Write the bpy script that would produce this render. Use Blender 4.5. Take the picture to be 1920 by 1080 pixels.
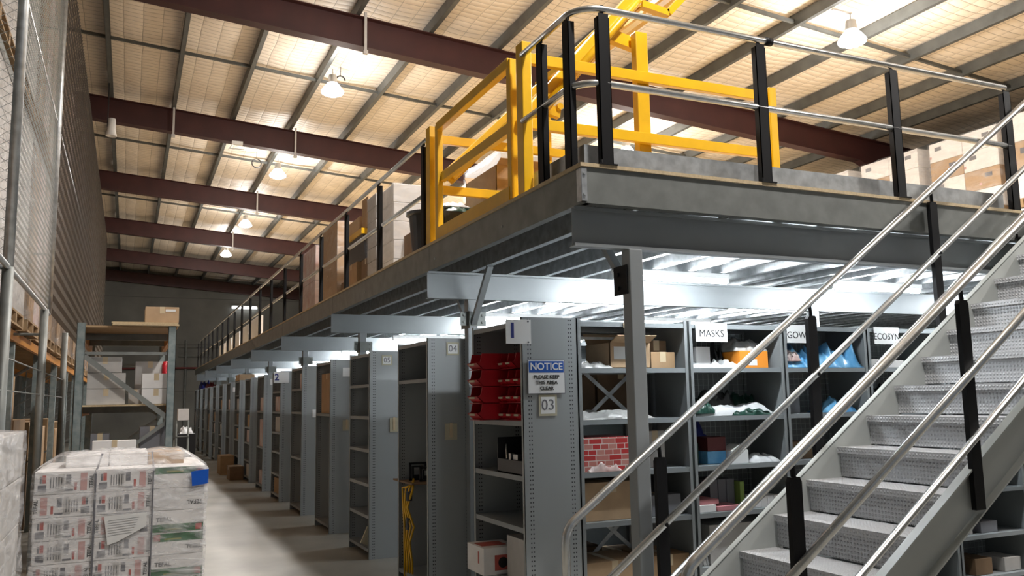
import bpy, math, random
from mathutils import Vector, Matrix, noise
random.seed(7)
sc = bpy.context.scene
for o in list(bpy.data.objects): bpy.data.objects.remove(o)
COL = sc.collection
PI = math.pi

# ------------------------------------------------------------------ camera
cam = bpy.data.objects.new('camera', bpy.data.cameras.new('camera'))
COL.objects.link(cam)
yaw, pitch, roll = 0.42332891, 0.12920284, -0.01780893
fw = Vector((math.sin(yaw)*math.cos(pitch), math.cos(yaw)*math.cos(pitch), math.sin(pitch)))
rt = Vector((math.cos(yaw), -math.sin(yaw), 0)); up = rt.cross(fw)
rt2 = rt*math.cos(roll)+up*math.sin(roll); up2 = rt2.cross(fw)
m3 = Matrix((rt2, up2, -fw)).transposed()
cam.matrix_world = Matrix.Translation((0, 0, 1.6)) @ m3.to_4x4()
cam.data.sensor_width = 36; cam.data.lens = 36*1594/1920
cam.data.clip_start = .05; cam.data.clip_end = 200
sc.camera = cam
# ------------------------------------------------------------------ world, exposure
w = bpy.data.worlds.new('world'); sc.world = w; w.use_nodes = True
bg = w.node_tree.nodes['Background']
bg.inputs[0].default_value = (.80, .86, .95, 1); bg.inputs[1].default_value = .17
sc.view_settings.view_transform = 'Standard'; sc.view_settings.look = 'None'
sc.view_settings.gamma = 1; sc.view_settings.use_curve_mapping = False
sc.view_settings.exposure = 0.0
HIGHBAY_POWER = 98
HIGHBAY_DOWN = 400
TUBE_STRENGTH = 185

# ------------------------------------------------------------------ materials
def nodes(name):
    m = bpy.data.materials.new(name); m.use_nodes = True
    nt = m.node_tree; b = nt.nodes['Principled BSDF']
    return m, nt, b
def N(nt, t, **k):
    n = nt.nodes.new(t)
    for a, v in k.items(): setattr(n, a, v)
    return n
def mat(name, col, rough=.5, metal=0, var=.0, vscale=8, bump=0, bscale=40, col2=None, stretch=None, emit=0, alpha=1, trans=0, coat=0, detail=4):
    m, nt, b = nodes(name)
    b.inputs['Roughness'].default_value = rough; b.inputs['Metallic'].default_value = metal
    b.inputs['Base Color'].default_value = (*col, 1)
    if coat: b.inputs['Coat Weight'].default_value = coat; b.inputs['Coat Roughness'].default_value = .12
    tc = N(nt, 'ShaderNodeTexCoord'); src = tc.outputs['Object']
    if stretch:
        mp = N(nt, 'ShaderNodeMapping'); mp.inputs['Scale'].default_value = stretch
        nt.links.new(src, mp.inputs[0]); src = mp.outputs[0]
    if var or col2:
        nz = N(nt, 'ShaderNodeTexNoise'); nz.inputs['Scale'].default_value = vscale; nz.inputs['Detail'].default_value = detail
        nt.links.new(src, nz.inputs['Vector'])
        r = N(nt, 'ShaderNodeValToRGB'); r.color_ramp.elements[0].position = .32; r.color_ramp.elements[1].position = .68
        c2 = col2 or tuple(max(0, c*(1-var)) for c in col)
        c1 = col if col2 else tuple(min(1, c*(1+var)) for c in col)
        r.color_ramp.elements[0].color = (*c2, 1); r.color_ramp.elements[1].color = (*c1, 1)
        nt.links.new(nz.outputs['Fac'], r.inputs[0]); nt.links.new(r.outputs[0], b.inputs['Base Color'])
    if bump:
        n2 = N(nt, 'ShaderNodeTexNoise'); n2.inputs['Scale'].default_value = bscale; n2.inputs['Detail'].default_value = 3
        nt.links.new(src, n2.inputs['Vector'])
        bp = N(nt, 'ShaderNodeBump'); bp.inputs['Strength'].default_value = bump; bp.inputs['Distance'].default_value = .01
        nt.links.new(n2.outputs['Fac'], bp.inputs['Height']); nt.links.new(bp.outputs[0], b.inputs['Normal'])
    if emit:
        b.inputs['Emission Color'].default_value = (*col, 1); b.inputs['Emission Strength'].default_value = emit
    if alpha < 1: b.inputs['Alpha'].default_value = alpha
    return m
def math_(nt, op, a, b=None):
    n = N(nt, 'ShaderNodeMath', operation=op)
    for i, v in enumerate((a, b)):
        if v is None: continue
        if isinstance(v, (int, float)): n.inputs[i].default_value = v
        else: nt.links.new(v, n.inputs[i])
    return n.outputs[0]

M = {}
M['galv'] = mat('galvanised steel', (.50, .52, .53), .38, .75, var=.22, vscale=14, bump=.05)
M['galv_dull'] = mat('dull galvanised steel', (.20, .21, .20), .5, .45, var=.16, vscale=7, stretch=(1, 1, 1), bump=.03)
M['tube'] = mat('galvanised tube', (.62, .63, .62), .27, .9, var=.10, vscale=30)
M['grey'] = mat('grey powder coat', (.25, .265, .27), .42, .0, var=.04, vscale=3)
M['beam'] = mat('mezzanine grey paint', (.25, .27, .28), .4, .0, var=.04, vscale=4)
M['stairgrey'] = mat('stair grey paint', (.44, .465, .45), .38, 0, var=.04, vscale=4)
M['black'] = mat('black powder coat', (.006, .006, .007), .55)
M['black'].node_tree.nodes['Principled BSDF'].inputs['Specular IOR Level'].default_value = .2
M['blackp'] = mat('black plastic', (.02, .02, .022), .35)
M['yellow'] = mat('safety yellow paint', (.74, .42, .008), .33, 0, var=.08, vscale=6, coat=.3)
M['oxide'] = mat('red oxide paint', (.050, .0125, .011), .6, var=.15, vscale=3)
M['purlin'] = mat('purlin galvanised', (.105, .11, .105), .5, .3, var=.18, vscale=5)
M['board'] = mat('chipboard', (.50, .39, .24), .7, var=.12, vscale=60)
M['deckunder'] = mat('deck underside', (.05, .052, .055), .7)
M['card'] = mat('brown cardboard', (.37, .235, .125), .75, var=.08, vscale=10)
M['card2'] = mat('pale brown cardboard', (.47, .32, .19), .75, var=.07, vscale=10)
M['card3'] = mat('dark brown cardboard', (.20, .125, .07), .75, var=.1, vscale=10)
M['white'] = mat('white carton', (.84, .82, .81), .6, var=.04, vscale=10)
M['offwhite'] = mat('off white carton', (.50, .48, .46), .6, var=.06, vscale=10)
M['tape'] = mat('packing tape', (.62, .5, .33), .3)
M['paper'] = mat('white paper', (.80, .80, .79), .6)
M['signwhite'] = mat('white sign face', (.80, .80, .80), .4)
M['signblue'] = mat('blue sign paint', (.01, .09, .42), .4)
M['inkblue'] = mat('navy ink', (.02, .03, .22), .5)
M['inkblack'] = mat('black ink', (.02, .02, .02), .5)
M['inkgrey'] = mat('grey ink', (.16, .16, .18), .5)
M['inkred'] = mat('red ink', (.50, .10, .08), .5)
M['inkpink'] = mat('pink ink', (.62, .36, .34), .5)
M['green'] = mat('green print', (.03, .14, .045), .5, var=.3, vscale=14)
M['olive'] = mat('olive print', (.25, .27, .05), .5)
M['bluetape'] = mat('blue tape', (.005, .10, .55), .35)
M['redp'] = mat('red plastic', (.46, .01, .02), .35, coat=.3)
M['orange'] = mat('orange carton', (.85, .30, .03), .55)
M['bluebag'] = mat('blue poly bag', (.06, .30, .62), .3, col2=(.25, .55, .80), vscale=6, bump=.8, bscale=14)
M['whitebag'] = mat('white poly bag', (.70, .71, .72), .25, var=.1, vscale=8, bump=.9, bscale=16)
M['greybag'] = mat('grey plastic sheet', (.42, .42, .41), .3, var=.15, vscale=8, bump=.9, bscale=16)
M['darkgreen'] = mat('dark green bag', (.01, .05, .035), .3, var=.3, vscale=8, bump=.8, bscale=16)
M['beige'] = mat('beige tape frame', (.50, .46, .33), .6)
M['wood'] = mat('pallet timber', (.36, .24, .13), .8, var=.15, vscale=8, stretch=(1, 8, 1))
M['orangebeam'] = mat('orange rack beam', (.50, .20, .02), .45)
M['rackgreen'] = mat('worn blue grey rack paint', (.17, .215, .22), .5, .3, col2=(.27, .31, .31), vscale=16)
M['pink'] = mat('pink carton', (.55, .22, .24), .5)
M['bindergrey'] = mat('grey box file', (.20, .20, .22), .6)
M['lime'] = mat('lime label', (.35, .5, .12), .6)
M['lamp'] = mat('high bay lens', (1, .98, .95), .5, emit=30)
M['tubelight'] = mat('fluorescent tube', (.90, .96, 1), .5, emit=TUBE_STRENGTH)
M['farlight'] = mat('far tube lens', (.95, .97, 1), .5, emit=5)
M['alu'] = mat('lamp aluminium', (.6, .6, .6), .4, .6)
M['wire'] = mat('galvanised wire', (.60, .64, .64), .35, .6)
M['pinkwrap'] = mat('red printed carton', (.50, .30, .27), .55, col2=(.62, .56, .54), vscale=5)
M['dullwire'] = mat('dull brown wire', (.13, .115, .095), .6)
M['redpipe'] = mat('fire pipe red', (.14, .025, .025), .5)

# wrap film: clear plastic with folds
def film(name, alpha, rough, scale, tint=(.9, .9, .92)):
    m, nt, b = nodes(name)
    b.inputs['Base Color'].default_value = (*tint, 1); b.inputs['Roughness'].default_value = rough
    b.inputs['Specular IOR Level'].default_value = .8
    tc = N(nt, 'ShaderNodeTexCoord'); mp = N(nt, 'ShaderNodeMapping'); mp.inputs['Scale'].default_value = (1.2, 1.2, 4)
    nt.links.new(tc.outputs['Object'], mp.inputs[0])
    nz = N(nt, 'ShaderNodeTexNoise'); nz.inputs['Scale'].default_value = scale; nz.inputs['Detail'].default_value = 6; nz.inputs['Distortion'].default_value = 1.2
    nt.links.new(mp.outputs[0], nz.inputs['Vector'])
    bp = N(nt, 'ShaderNodeBump'); bp.inputs['Strength'].default_value = 1; bp.inputs['Distance'].default_value = .03
    nt.links.new(nz.outputs['Fac'], bp.inputs['Height']); nt.links.new(bp.outputs[0], b.inputs['Normal'])
    mr = N(nt, 'ShaderNodeMapRange'); mr.inputs['From Min'].default_value = .40; mr.inputs['From Max'].default_value = .72
    mr.inputs['To Min'].default_value = alpha*.35; mr.inputs['To Max'].default_value = min(1, alpha*2.2)
    nt.links.new(nz.outputs['Fac'], mr.inputs[0]); nt.links.new(mr.outputs[0], b.inputs['Alpha'])
    return m
M['film'] = film('stretch wrap film', .30, .16, 3.2)
M['film3'] = film('smooth stretch wrap film', .13, .2, 2.0)
M['film2'] = film('dark tinted stretch wrap film', .26, .2, 2.2, (.5, .46, .43))  # darker, warmer tint than the other wrap films

# perforated panel
m, nt, b = nodes('perforated grey steel'); b.inputs['Roughness'].default_value = .4
tc = N(nt, 'ShaderNodeTexCoord'); sp = N(nt, 'ShaderNodeSeparateXYZ'); nt.links.new(tc.outputs['Object'], sp.inputs[0])
def near(v, c, r): return math_(nt, 'LESS_THAN', math_(nt, 'ABSOLUTE', math_(nt, 'SUBTRACT', v, c)), r)
yy, zz = sp.outputs[1], sp.outputs[2]
cols = None
for c in (.043, .060, .340, .357):
    n_ = near(yy, c, .0042); cols = n_ if cols is None else math_(nt, 'MAXIMUM', cols, n_)
zr = near(math_(nt, 'FRACT', math_(nt, 'MULTIPLY', zz, 1/.0275)), .5, .16)
dot = math_(nt, 'MULTIPLY', cols, zr)
mx = N(nt, 'ShaderNodeMix', data_type='RGBA'); nt.links.new(dot, mx.inputs[0])
mx.inputs[6].default_value = (.33, .35, .355, 1); mx.inputs[7].default_value = (.03, .03, .035, 1)
nt.links.new(mx.outputs[2], b.inputs['Base Color']); M['perf'] = m

# checker plate
m, nt, b = nodes('checker plate'); b.inputs['Roughness'].default_value = .36; b.inputs['Metallic'].default_value = .15
b.inputs['Base Color'].default_value = (.50, .51, .53, 1)
tc = N(nt, 'ShaderNodeTexCoord'); sp = N(nt, 'ShaderNodeSeparateXYZ'); nt.links.new(tc.outputs['Object'], sp.inputs[0])
s_ = math_(nt, 'ADD', sp.outputs[0], sp.outputs[2])
k1 = math_(nt, 'SINE', math_(nt, 'MULTIPLY', sp.outputs[1], 2*PI/.044))
k2 = math_(nt, 'SINE', math_(nt, 'MULTIPLY', s_, 2*PI/.044))
prod = math_(nt, 'MULTIPLY', k1, k2)
dots = math_(nt, 'SMOOTH_MAX', math_(nt, 'ABSOLUTE', prod), .45); 
mr = N(nt, 'ShaderNodeMapRange'); mr.inputs['From Min'].default_value = .45; mr.inputs['From Max'].default_value = .95
nt.links.new(math_(nt, 'ABSOLUTE', prod), mr.inputs[0])
bp = N(nt, 'ShaderNodeBump'); bp.inputs['Strength'].default_value = .9; bp.inputs['Distance'].default_value = .007
nt.links.new(mr.outputs[0], bp.inputs['Height']); nt.links.new(bp.outputs[0], b.inputs['Normal'])
M['checker'] = m

# roof blanket behind safety mesh
m, nt, b = nodes('roof insulation and safety mesh'); b.inputs['Roughness'].default_value = .6
tc = N(nt, 'ShaderNodeTexCoord'); sp = N(nt, 'ShaderNodeSeparateXYZ'); nt.links.new(tc.outputs['Object'], sp.inputs[0])
nz = N(nt, 'ShaderNodeTexNoise'); nz.inputs['Scale'].default_value = 1.6; nz.inputs['Detail'].default_value = 5; nt.links.new(tc.outputs['Object'], nz.inputs['Vector'])
wob = math_(nt, 'MULTIPLY', math_(nt, 'SUBTRACT', nz.outputs['Fac'], .5), .05)
fx = math_(nt, 'FRACT', math_(nt, 'MULTIPLY', math_(nt, 'ADD', sp.outputs[0], wob), 1/.30))
fy = math_(nt, 'FRACT', math_(nt, 'MULTIPLY', math_(nt, 'ADD', sp.outputs[1], wob), 1/.15))
lx = math_(nt, 'LESS_THAN', fx, .035); ly = math_(nt, 'LESS_THAN', fy, .10)
ln = math_(nt, 'MAXIMUM', lx, ly)
rp = N(nt, 'ShaderNodeValToRGB'); rp.color_ramp.elements[0].position = .3; rp.color_ramp.elements[1].position = .7
rp.color_ramp.elements[0].color = (.76, .67, .555, 1); rp.color_ramp.elements[1].color = (.88, .785, .665, 1)
nt.links.new(nz.outputs['Fac'], rp.inputs[0])
mx = N(nt, 'ShaderNodeMix', data_type='RGBA'); nt.links.new(math_(nt, 'MULTIPLY', ln, .5), mx.inputs[0])
nt.links.new(rp.outputs[0], mx.inputs[6]); mx.inputs[7].default_value = (.16, .13, .10, 1)
nt.links.new(mx.outputs[2], b.inputs['Base Color'])
hy = math_(nt, 'SINE', math_(nt, 'MULTIPLY', fy, PI)); hx = math_(nt, 'SINE', math_(nt, 'MULTIPLY', fx, PI))
bp = N(nt, 'ShaderNodeBump'); bp.inputs['Strength'].default_value = .55; bp.inputs['Distance'].default_value = .02
nt.links.new(math_(nt, 'ADD', math_(nt, 'MULTIPLY', hy, math_(nt, 'POWER', hx, .4)), math_(nt, 'MULTIPLY', nz.outputs['Fac'], 1.5)), bp.inputs['Height']); nt.links.new(bp.outputs[0], b.inputs['Normal'])
M['roof'] = m

# concrete floor
m, nt, b = nodes('sealed concrete floor'); tc = N(nt, 'ShaderNodeTexCoord')
nz = N(nt, 'ShaderNodeTexNoise'); nz.inputs['Scale'].default_value = 1.3; nz.inputs['Detail'].default_value = 8; nt.links.new(tc.outputs['Object'], nz.inputs['Vector'])
rp = N(nt, 'ShaderNodeValToRGB'); rp.color_ramp.elements[0].position = .3; rp.color_ramp.elements[1].position = .7
rp.color_ramp.elements[0].color = (.215, .205, .18, 1); rp.color_ramp.elements[1].color = (.34, .325, .285, 1)
nt.links.new(nz.outputs['Fac'], rp.inputs[0]); nt.links.new(rp.outputs[0], b.inputs['Base Color'])
b.inputs['Roughness'].default_value = .42
M['floor'] = m
# concrete tilt panel wall with horizontal joints
m, nt, b = nodes('concrete panel wall'); tc = N(nt, 'ShaderNodeTexCoord'); sp = N(nt, 'ShaderNodeSeparateXYZ'); nt.links.new(tc.outputs['Object'], sp.inputs[0])
nz = N(nt, 'ShaderNodeTexNoise'); nz.inputs['Scale'].default_value = .8; nz.inputs['Detail'].default_value = 6; nt.links.new(tc.outputs['Object'], nz.inputs['Vector'])
rp = N(nt, 'ShaderNodeValToRGB'); rp.color_ramp.elements[0].position = .3; rp.color_ramp.elements[1].position = .7
rp.color_ramp.elements[0].color = (.13, .13, .118, 1); rp.color_ramp.elements[1].color = (.19, .19, .172, 1)
nt.links.new(nz.outputs['Fac'], rp.inputs[0])
jz = math_(nt, 'LESS_THAN', math_(nt, 'FRACT', math_(nt, 'MULTIPLY', sp.outputs[2], 1/2.2)), .014)
mx = N(nt, 'ShaderNodeMix', data_type='RGBA'); nt.links.new(jz, mx.inputs[0]); nt.links.new(rp.outputs[0], mx.inputs[6]); mx.inputs[7].default_value = (.10, .10, .09, 1)
nt.links.new(mx.outputs[2], b.inputs['Base Color']); b.inputs['Roughness'].default_value = .8
M['wall'] = m
# red and cream patchwork print (gift style carton)
m, nt, b = nodes('red patchwork print'); tc = N(nt, 'ShaderNodeTexCoord'); mp = N(nt, 'ShaderNodeMapping')
mp.inputs['Rotation'].default_value = (PI/2, 0, 0)
nt.links.new(tc.outputs['Object'], mp.inputs[0])
bk = N(nt, 'ShaderNodeTexBrick'); bk.inputs['Scale'].default_value = 10; bk.inputs['Brick Width'].default_value = .62; bk.inputs['Row Height'].default_value = .36; bk.offset_frequency = 2; bk.squash = 1.6; bk.squash_frequency = 3; bk.inputs['Color1'].default_value = (.50, .03, .03, 1); bk.inputs['Color2'].default_value = (.62, .48, .40, 1)
bk.inputs['Mortar'].default_value = (.7, .6, .55, 1); bk.inputs['Mortar Size'].default_value = .03; bk.inputs['Bias'].default_value = -.5
nt.links.new(mp.outputs[0], bk.inputs['Vector']); nt.links.new(bk.outputs[0], b.inputs['Base Color']); M['patch'] = m

# ------------------------------------------------------------------ mesh helpers
ORG = {}
class MB:
    def __init__(s): s.v = []; s.f = []; s.m = []; s.mi = 0
    def q(s, *idx): s.f.append(idx); s.m.append(s.mi)
    def box(s, x0, x1, y0, y1, z0, z1):
        n = len(s.v)
        s.v += [(x0,y0,z0),(x1,y0,z0),(x1,y1,z0),(x0,y1,z0),(x0,y0,z1),(x1,y0,z1),(x1,y1,z1),(x0,y1,z1)]
        for a in ((0,3,2,1),(4,5,6,7),(0,1,5,4),(1,2,6,5),(2,3,7,6),(3,0,4,7)): s.q(*[n+i for i in a])
        return s
    def bar(s, p, q, w, h, upv=(0,0,1)):
        p = Vector(p); q = Vector(q); d = (q-p).normalized(); u = Vector(upv)
        r = d.cross(u).normalized()*w/2; u = r.cross(d).normalized()*h/2
        n = len(s.v)
        for c in (p, q):
            for a, b_ in ((-1,-1),(1,-1),(1,1),(-1,1)): s.v.append(tuple(c+a*r+b_*u))
        for a in ((0,3,2,1),(4,5,6,7),(0,1,5,4),(1,2,6,5),(2,3,7,6),(3,0,4,7)): s.q(*[n+i for i in a])
        return s
    def tube(s, pts, r, n=8, caps=True):
        pts = [Vector(p) for p in pts]; base = len(s.v); prev = None
        for i, p in enumerate(pts):
            if i == 0: d = pts[1]-p
            elif i == len(pts)-1: d = p-pts[i-1]
            else: d = (pts[i+1]-p).normalized()+(p-pts[i-1]).normalized()
            d.normalize()
            if prev is None:
                a = Vector((0,0,1)) if abs(d.z) < .9 else Vector((1,0,0))
                prev = d.cross(a).normalized()
            prev = (prev-d*prev.dot(d)).normalized(); b_ = d.cross(prev)
            for k in range(n):
                t = 2*PI*k/n; s.v.append(tuple(p+prev*math.cos(t)*r+b_*math.sin(t)*r))
        for i in range(len(pts)-1):
            for k in range(n):
                a = base+i*n+k; b2 = base+i*n+(k+1)%n; s.q(a, b2, b2+n, a+n)
        if caps:
            s.f.append(tuple(base+k for k in range(n))[::-1]); s.m.append(s.mi)
            e = base+(len(pts)-1)*n; s.f.append(tuple(e+k for k in range(n))); s.m.append(s.mi)
        return s
    def prism(s, outline, axis, a, b):
        """outline in the two other axes, extruded along axis"""
        n = len(s.v); k = len(outline)
        def mk(u, v, t): return {'x': (t,u,v), 'y': (u,t,v), 'z': (u,v,t)}[axis]
        for t in (a, b):
            for u, v in outline: s.v.append(mk(u, v, t))
        s.f.append(tuple(range(n, n+k))); s.m.append(s.mi)
        s.f.append(tuple(range(n+2*k-1, n+k-1, -1))); s.m.append(s.mi)
        for i in range(k): s.q(n+i, n+(i+1)%k, n+k+(i+1)%k, n+k+i)
        return s
    def lathe(s, c, prof, n=24):
        base = len(s.v)
        for r, z in prof:
            for k in range(n):
                t = 2*PI*k/n; s.v.append((c[0]+r*math.cos(t), c[1]+r*math.sin(t), c[2]+z))
        for i in range(len(prof)-1):
            for k in range(n):
                a = base+i*n+k; b2 = base+i*n+(k+1)%n; s.q(a, b2, b2+n, a+n)
        return s
    def build(s, name, mats, parent=None, smooth=False, bevel=0, org=None):
        if not isinstance(mats, (list, tuple)): mats = [mats]
        if parent is not None: o0 = ORG[parent.name]
        elif org is not None: o0 = Vector(org)
        else:
            xs, ys, zs = zip(*s.v); o0 = Vector(((min(xs)+max(xs))/2, (min(ys)+max(ys))/2, min(zs)))
        me = bpy.data.meshes.new(name)
        me.from_pydata([(x-o0[0], y-o0[1], z-o0[2]) for x, y, z in s.v], [], s.f)
        for m_ in mats: me.materials.append(M[m_] if isinstance(m_, str) else m_)
        me.polygons.foreach_set('material_index', s.m)
        if smooth: me.polygons.foreach_set('use_smooth', [True]*len(s.f))
        me.update()
        o = bpy.data.objects.new(name, me); COL.objects.link(o)
        if parent is not None: o.parent = parent
        else: o.location = o0
        ORG[o.name] = o0
        if bevel:
            md = o.modifiers.new('bevel', 'BEVEL'); md.width = bevel; md.segments = 2; md.limit_method = 'ANGLE'
        return o
def fixnormals(o):
    import bmesh
    bm = bmesh.new(); bm.from_mesh(o.data); bmesh.ops.recalc_face_normals(bm, faces=bm.faces); bm.to_mesh(o.data); bm.free()
def tag(o, label=None, cat=None, group=None, kind=None):
    if label: o['label'] = label
    if cat: o['category'] = cat
    if group: o['group'] = group
    if kind: o['kind'] = kind
    return o
def thing(name, loc, label, cat, group=None, rz=0):
    o = bpy.data.objects.new(name, None); COL.objects.link(o); o.empty_display_size = .1
    o.location = loc; o.rotation_euler.z = rz; ORG[o.name] = Vector((0,0,0)) if rz == 'local' else Vector(loc)
    return tag(o, label, cat, group)
def local_thing(name, label, cat, group=None):
    """its parts are modelled round the origin; place by .location / rotation afterwards"""
    o = bpy.data.objects.new(name, None); COL.objects.link(o); o.empty_display_size = .1
    ORG[o.name] = Vector((0,0,0)); return tag(o, label, cat, group)
def dup(o, loc=None, rz=None, label=None, group=None, parent=None):
    c = o.copy(); COL.objects.link(c)
    if parent is not None: c.parent = parent
    if loc is not None: c.location = loc
    if rz is not None: c.rotation_euler.z = rz
    if label: c['label'] = label
    if group: c['group'] = group
    for ch in list(o.children): dup(ch, parent=c)
    return c
def struct(mb, name, mats, label=None, **k):
    o = mb.build(name, mats, **k); o['kind'] = 'structure'
    if label: o['label'] = label
    return o
def text_mb(txt, size, origin, right, upv, material, name, parent, depth=.0008, align='CENTER', bold=0):
    cu = bpy.data.curves.new('t', 'FONT'); cu.body = txt; cu.size = size; cu.align_x = align; cu.align_y = 'CENTER'; cu.extrude = depth; cu.offset = bold
    cu.resolution_u = 3
    t = bpy.data.objects.new('t', cu); COL.objects.link(t)
    dg = bpy.context.evaluated_depsgraph_get(); me = bpy.data.meshes.new_from_object(t.evaluated_get(dg))
    bpy.data.objects.remove(t)
    r = Vector(right).normalized(); u = Vector(upv).normalized(); n = r.cross(u); o0 = ORG[parent.name]; og = Vector(origin)
    for v in me.vertices:
        c = v.co.copy(); v.co = og+r*c.x+u*c.y+n*c.z-o0
    me.materials.clear(); me.materials.append(M[material]); me.name = name
    o = bpy.data.objects.new(name, me); COL.objects.link(o); o.parent = parent; ORG[o.name] = o0
    return o
def arc(c, r, a0, a1, e1, e2, n=6):
    c = Vector(c); e1 = Vector(e1); e2 = Vector(e2)
    return [c+e1*r*math.cos(a0+(a1-a0)*i/n)+e2*r*math.sin(a0+(a1-a0)*i/n) for i in range(n+1)]

# ------------------------------------------------------------------ building shell
RZ = lambda x: 7.93-.075*x           # roof blanket height
X0, X1, Y0, Y1 = -4.4, 15.2, -5.0, 43.1
struct(MB().box(X0, X1, Y0, Y1, -.12, 0), 'floor', 'floor', 'worn pale concrete warehouse floor')
mb = MB(); nx, ny = 150, 330
for j in range(ny+1):
    y = Y0+(Y1-Y0)*j/ny
    for i in range(nx+1):
        x = X0+(X1-X0)*i/nx
        t = ((x+.57)/1.185) % 1
        sag = .035*math.sin(PI*t)
        mb.v.append((x, y, RZ(x)-sag+.03*noise.noise((x*1.3, y*1.3, 0))))
for j in range(ny):
    for i in range(nx):
        a = j*(nx+1)+i; mb.q(a, a+nx+1, a+nx+2, a+1)
n0 = len(mb.v)
mb.v += [(X0,Y0,RZ(X0)+.12),(X1,Y0,RZ(X1)+.12),(X1,Y1,RZ(X1)+.12),(X0,Y1,RZ(X0)+.12)]; mb.q(n0, n0+1, n0+2, n0+3)
struct(mb, 'ceiling', 'roof', 'beige roof insulation held up by wire safety mesh', smooth=True, org=(0,0,0))
struct(MB().prism([(X0-.2, 0), (X1+.2, 0), (X1+.2, RZ(X1)+.1), (X0-.2, RZ(X0)+.1)], 'y', Y1, Y1+.2), 'wall_back', 'wall', 'grey concrete panel end wall')
struct(MB().box(X1, X1+.2, Y0, Y1, 0, RZ(X1)+.1), 'wall_right', 'wall', 'grey concrete side wall under the low eave')
struct(MB().box(X0-.2, X0, Y0, Y1, 0, RZ(X0)+.1), 'wall_left', 'wall', 'grey concrete wall behind the tall racks')

# roof steel
RAFT = [6.26, 12.36, 18.39, 24.43, 30.6, 36.8, 42.75]
for k, y in enumerate(RAFT):
    xa, xb = X0+.02, 14.9
    zt = lambda x: 7.715-.075*x
    t = thing('steel_rafter', (3.5, y, zt(3.5)-.5), ['red oxide I-beam rafter just beyond the mezzanine front, out over the stairs',
        'red oxide I-beam rafter, nearest whole one, passing behind the yellow gate', 'red oxide I-beam rafter, second across the roof from the viewer',
        'red oxide I-beam rafter, third across the roof from the viewer', 'red oxide I-beam rafter, fourth across the roof, beyond two lit lamps',
        'red oxide I-beam rafter, fifth across the roof, last before the end wall', 'dark red I-beam rafter lying against the grey end wall'][k], 'roof beam', 'rafters across the roof')
    mb = MB()
    mb.prism([(xa, zt(xa)-.48), (xb, zt(xb)-.48), (xb, zt(xb)-.012), (xa, zt(xa)-.012)], 'y', y-.006, y+.006).build('web', 'oxide', t)
    mb = MB()
    mb.prism([(xa, zt(xa)-.49), (xb, zt(xb)-.49), (xb, zt(xb)-.475), (xa, zt(xa)-.475)], 'y', y-.10, y+.10)
    mb.prism([(xa, zt(xa)-.014), (xb, zt(xb)-.014), (xb, zt(xb)), (xa, zt(xa))], 'y', y-.10, y+.10)
    mb.build('flange', 'oxide', t)
    mb = MB()
    mb.prism([(13.2, zt(13.2)-.47), (14.5, zt(14.5)-.95), (xb, zt(xb)-.95), (xb, zt(xb)-.47)], 'y', y-.09, y+.09)
    mb.build('haunch', 'oxide', t)
    MB().box(14.5, 14.9, y-.1, y+.1, 0, zt(14.9)-.49).build('column', 'oxide', t)
PURL = [-4.12+1.185*i for i in range(14)]
PURL = [-.57+1.185*i for i in range(-3, 13)]
for i, x in enumerate(PURL):
    z1 = RZ(x)-.03; z0 = 7.725-.075*x
    mb = MB()
    mb.box(x-.002, x+.002, Y0, Y1-.02, z0, z1); mb.box(x, x+.07, Y0, Y1-.02, z0, z0+.004); mb.box(x, x+.07, Y0, Y1-.02, z1-.004, z1)
    mb.box(x+.066, x+.07, Y0, Y1-.02, z0, z0+.02)
    o = mb.build('roof_purlin', 'purlin')
    o.name = 'roof_purlin'
    side = 'left wall' if i < 6 else 'right wall'
    ordw = ['first','second','third','fourth','fifth','sixth','seventh','eighth','ninth','tenth','eleventh','twelfth','thirteenth','fourteenth','fifteenth','sixteenth'][i]
    tag(o, 'long galvanised roof purlin running away down the shed, %s from the left wall' % ordw, 'purlin', 'roof purlins')
# bridging lines half way between rafters
mids = [9.3]+[(RAFT[i]+RAFT[i+1])/2 for i in range(1, 6)]
for i, y in enumerate(mids):
    mb = MB()
    for a in range(len(PURL)-1):
        xa, xb = PURL[a]+.07, PURL[a+1]
        mb.bar((xa, y, RZ(xa)-.14), (xb, y, RZ(xb)-.14), .045, .05)
    tag(mb.build('purlin_bridging', 'purlin'), ['thin steel bridging line across the purlins above the yellow gate','thin steel bridging line across the purlins beside the nearest round lamp',
        'thin steel bridging line across the purlins beside the second lamp','thin steel bridging line across the purlins near the third lamp','thin steel bridging line across the purlins near the farthest lamp',
        'thin steel bridging line across the purlins closest to the end wall'][i], 'roof bracing', 'bridging between purlins')
# conduit drops over the rafters
for i, (x, y) in enumerate(((3.12, 12.24), (3.12, 18.27), (3.12, 24.31), (3.12, 30.48), (.65, 18.27))):
    z = 7.715-.075*x
    mb = MB(); mb.box(x-.02, x+.02, y-.03, y, z-.56, z+.05); mb.box(x-.035, x+.035, y-.045, y+.01, z-.62, z-.56)
    tag(mb.build('cable_conduit', 'offwhite'), ['pale conduit dropping over the nearest dark rafter','pale conduit dropping over the second dark rafter','pale conduit dropping over the third dark rafter','pale conduit dropping over the fourth dark rafter','pale conduit and bracket on the second rafter, left of the lamps'][i], 'conduit', 'conduits on rafters')

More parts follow.
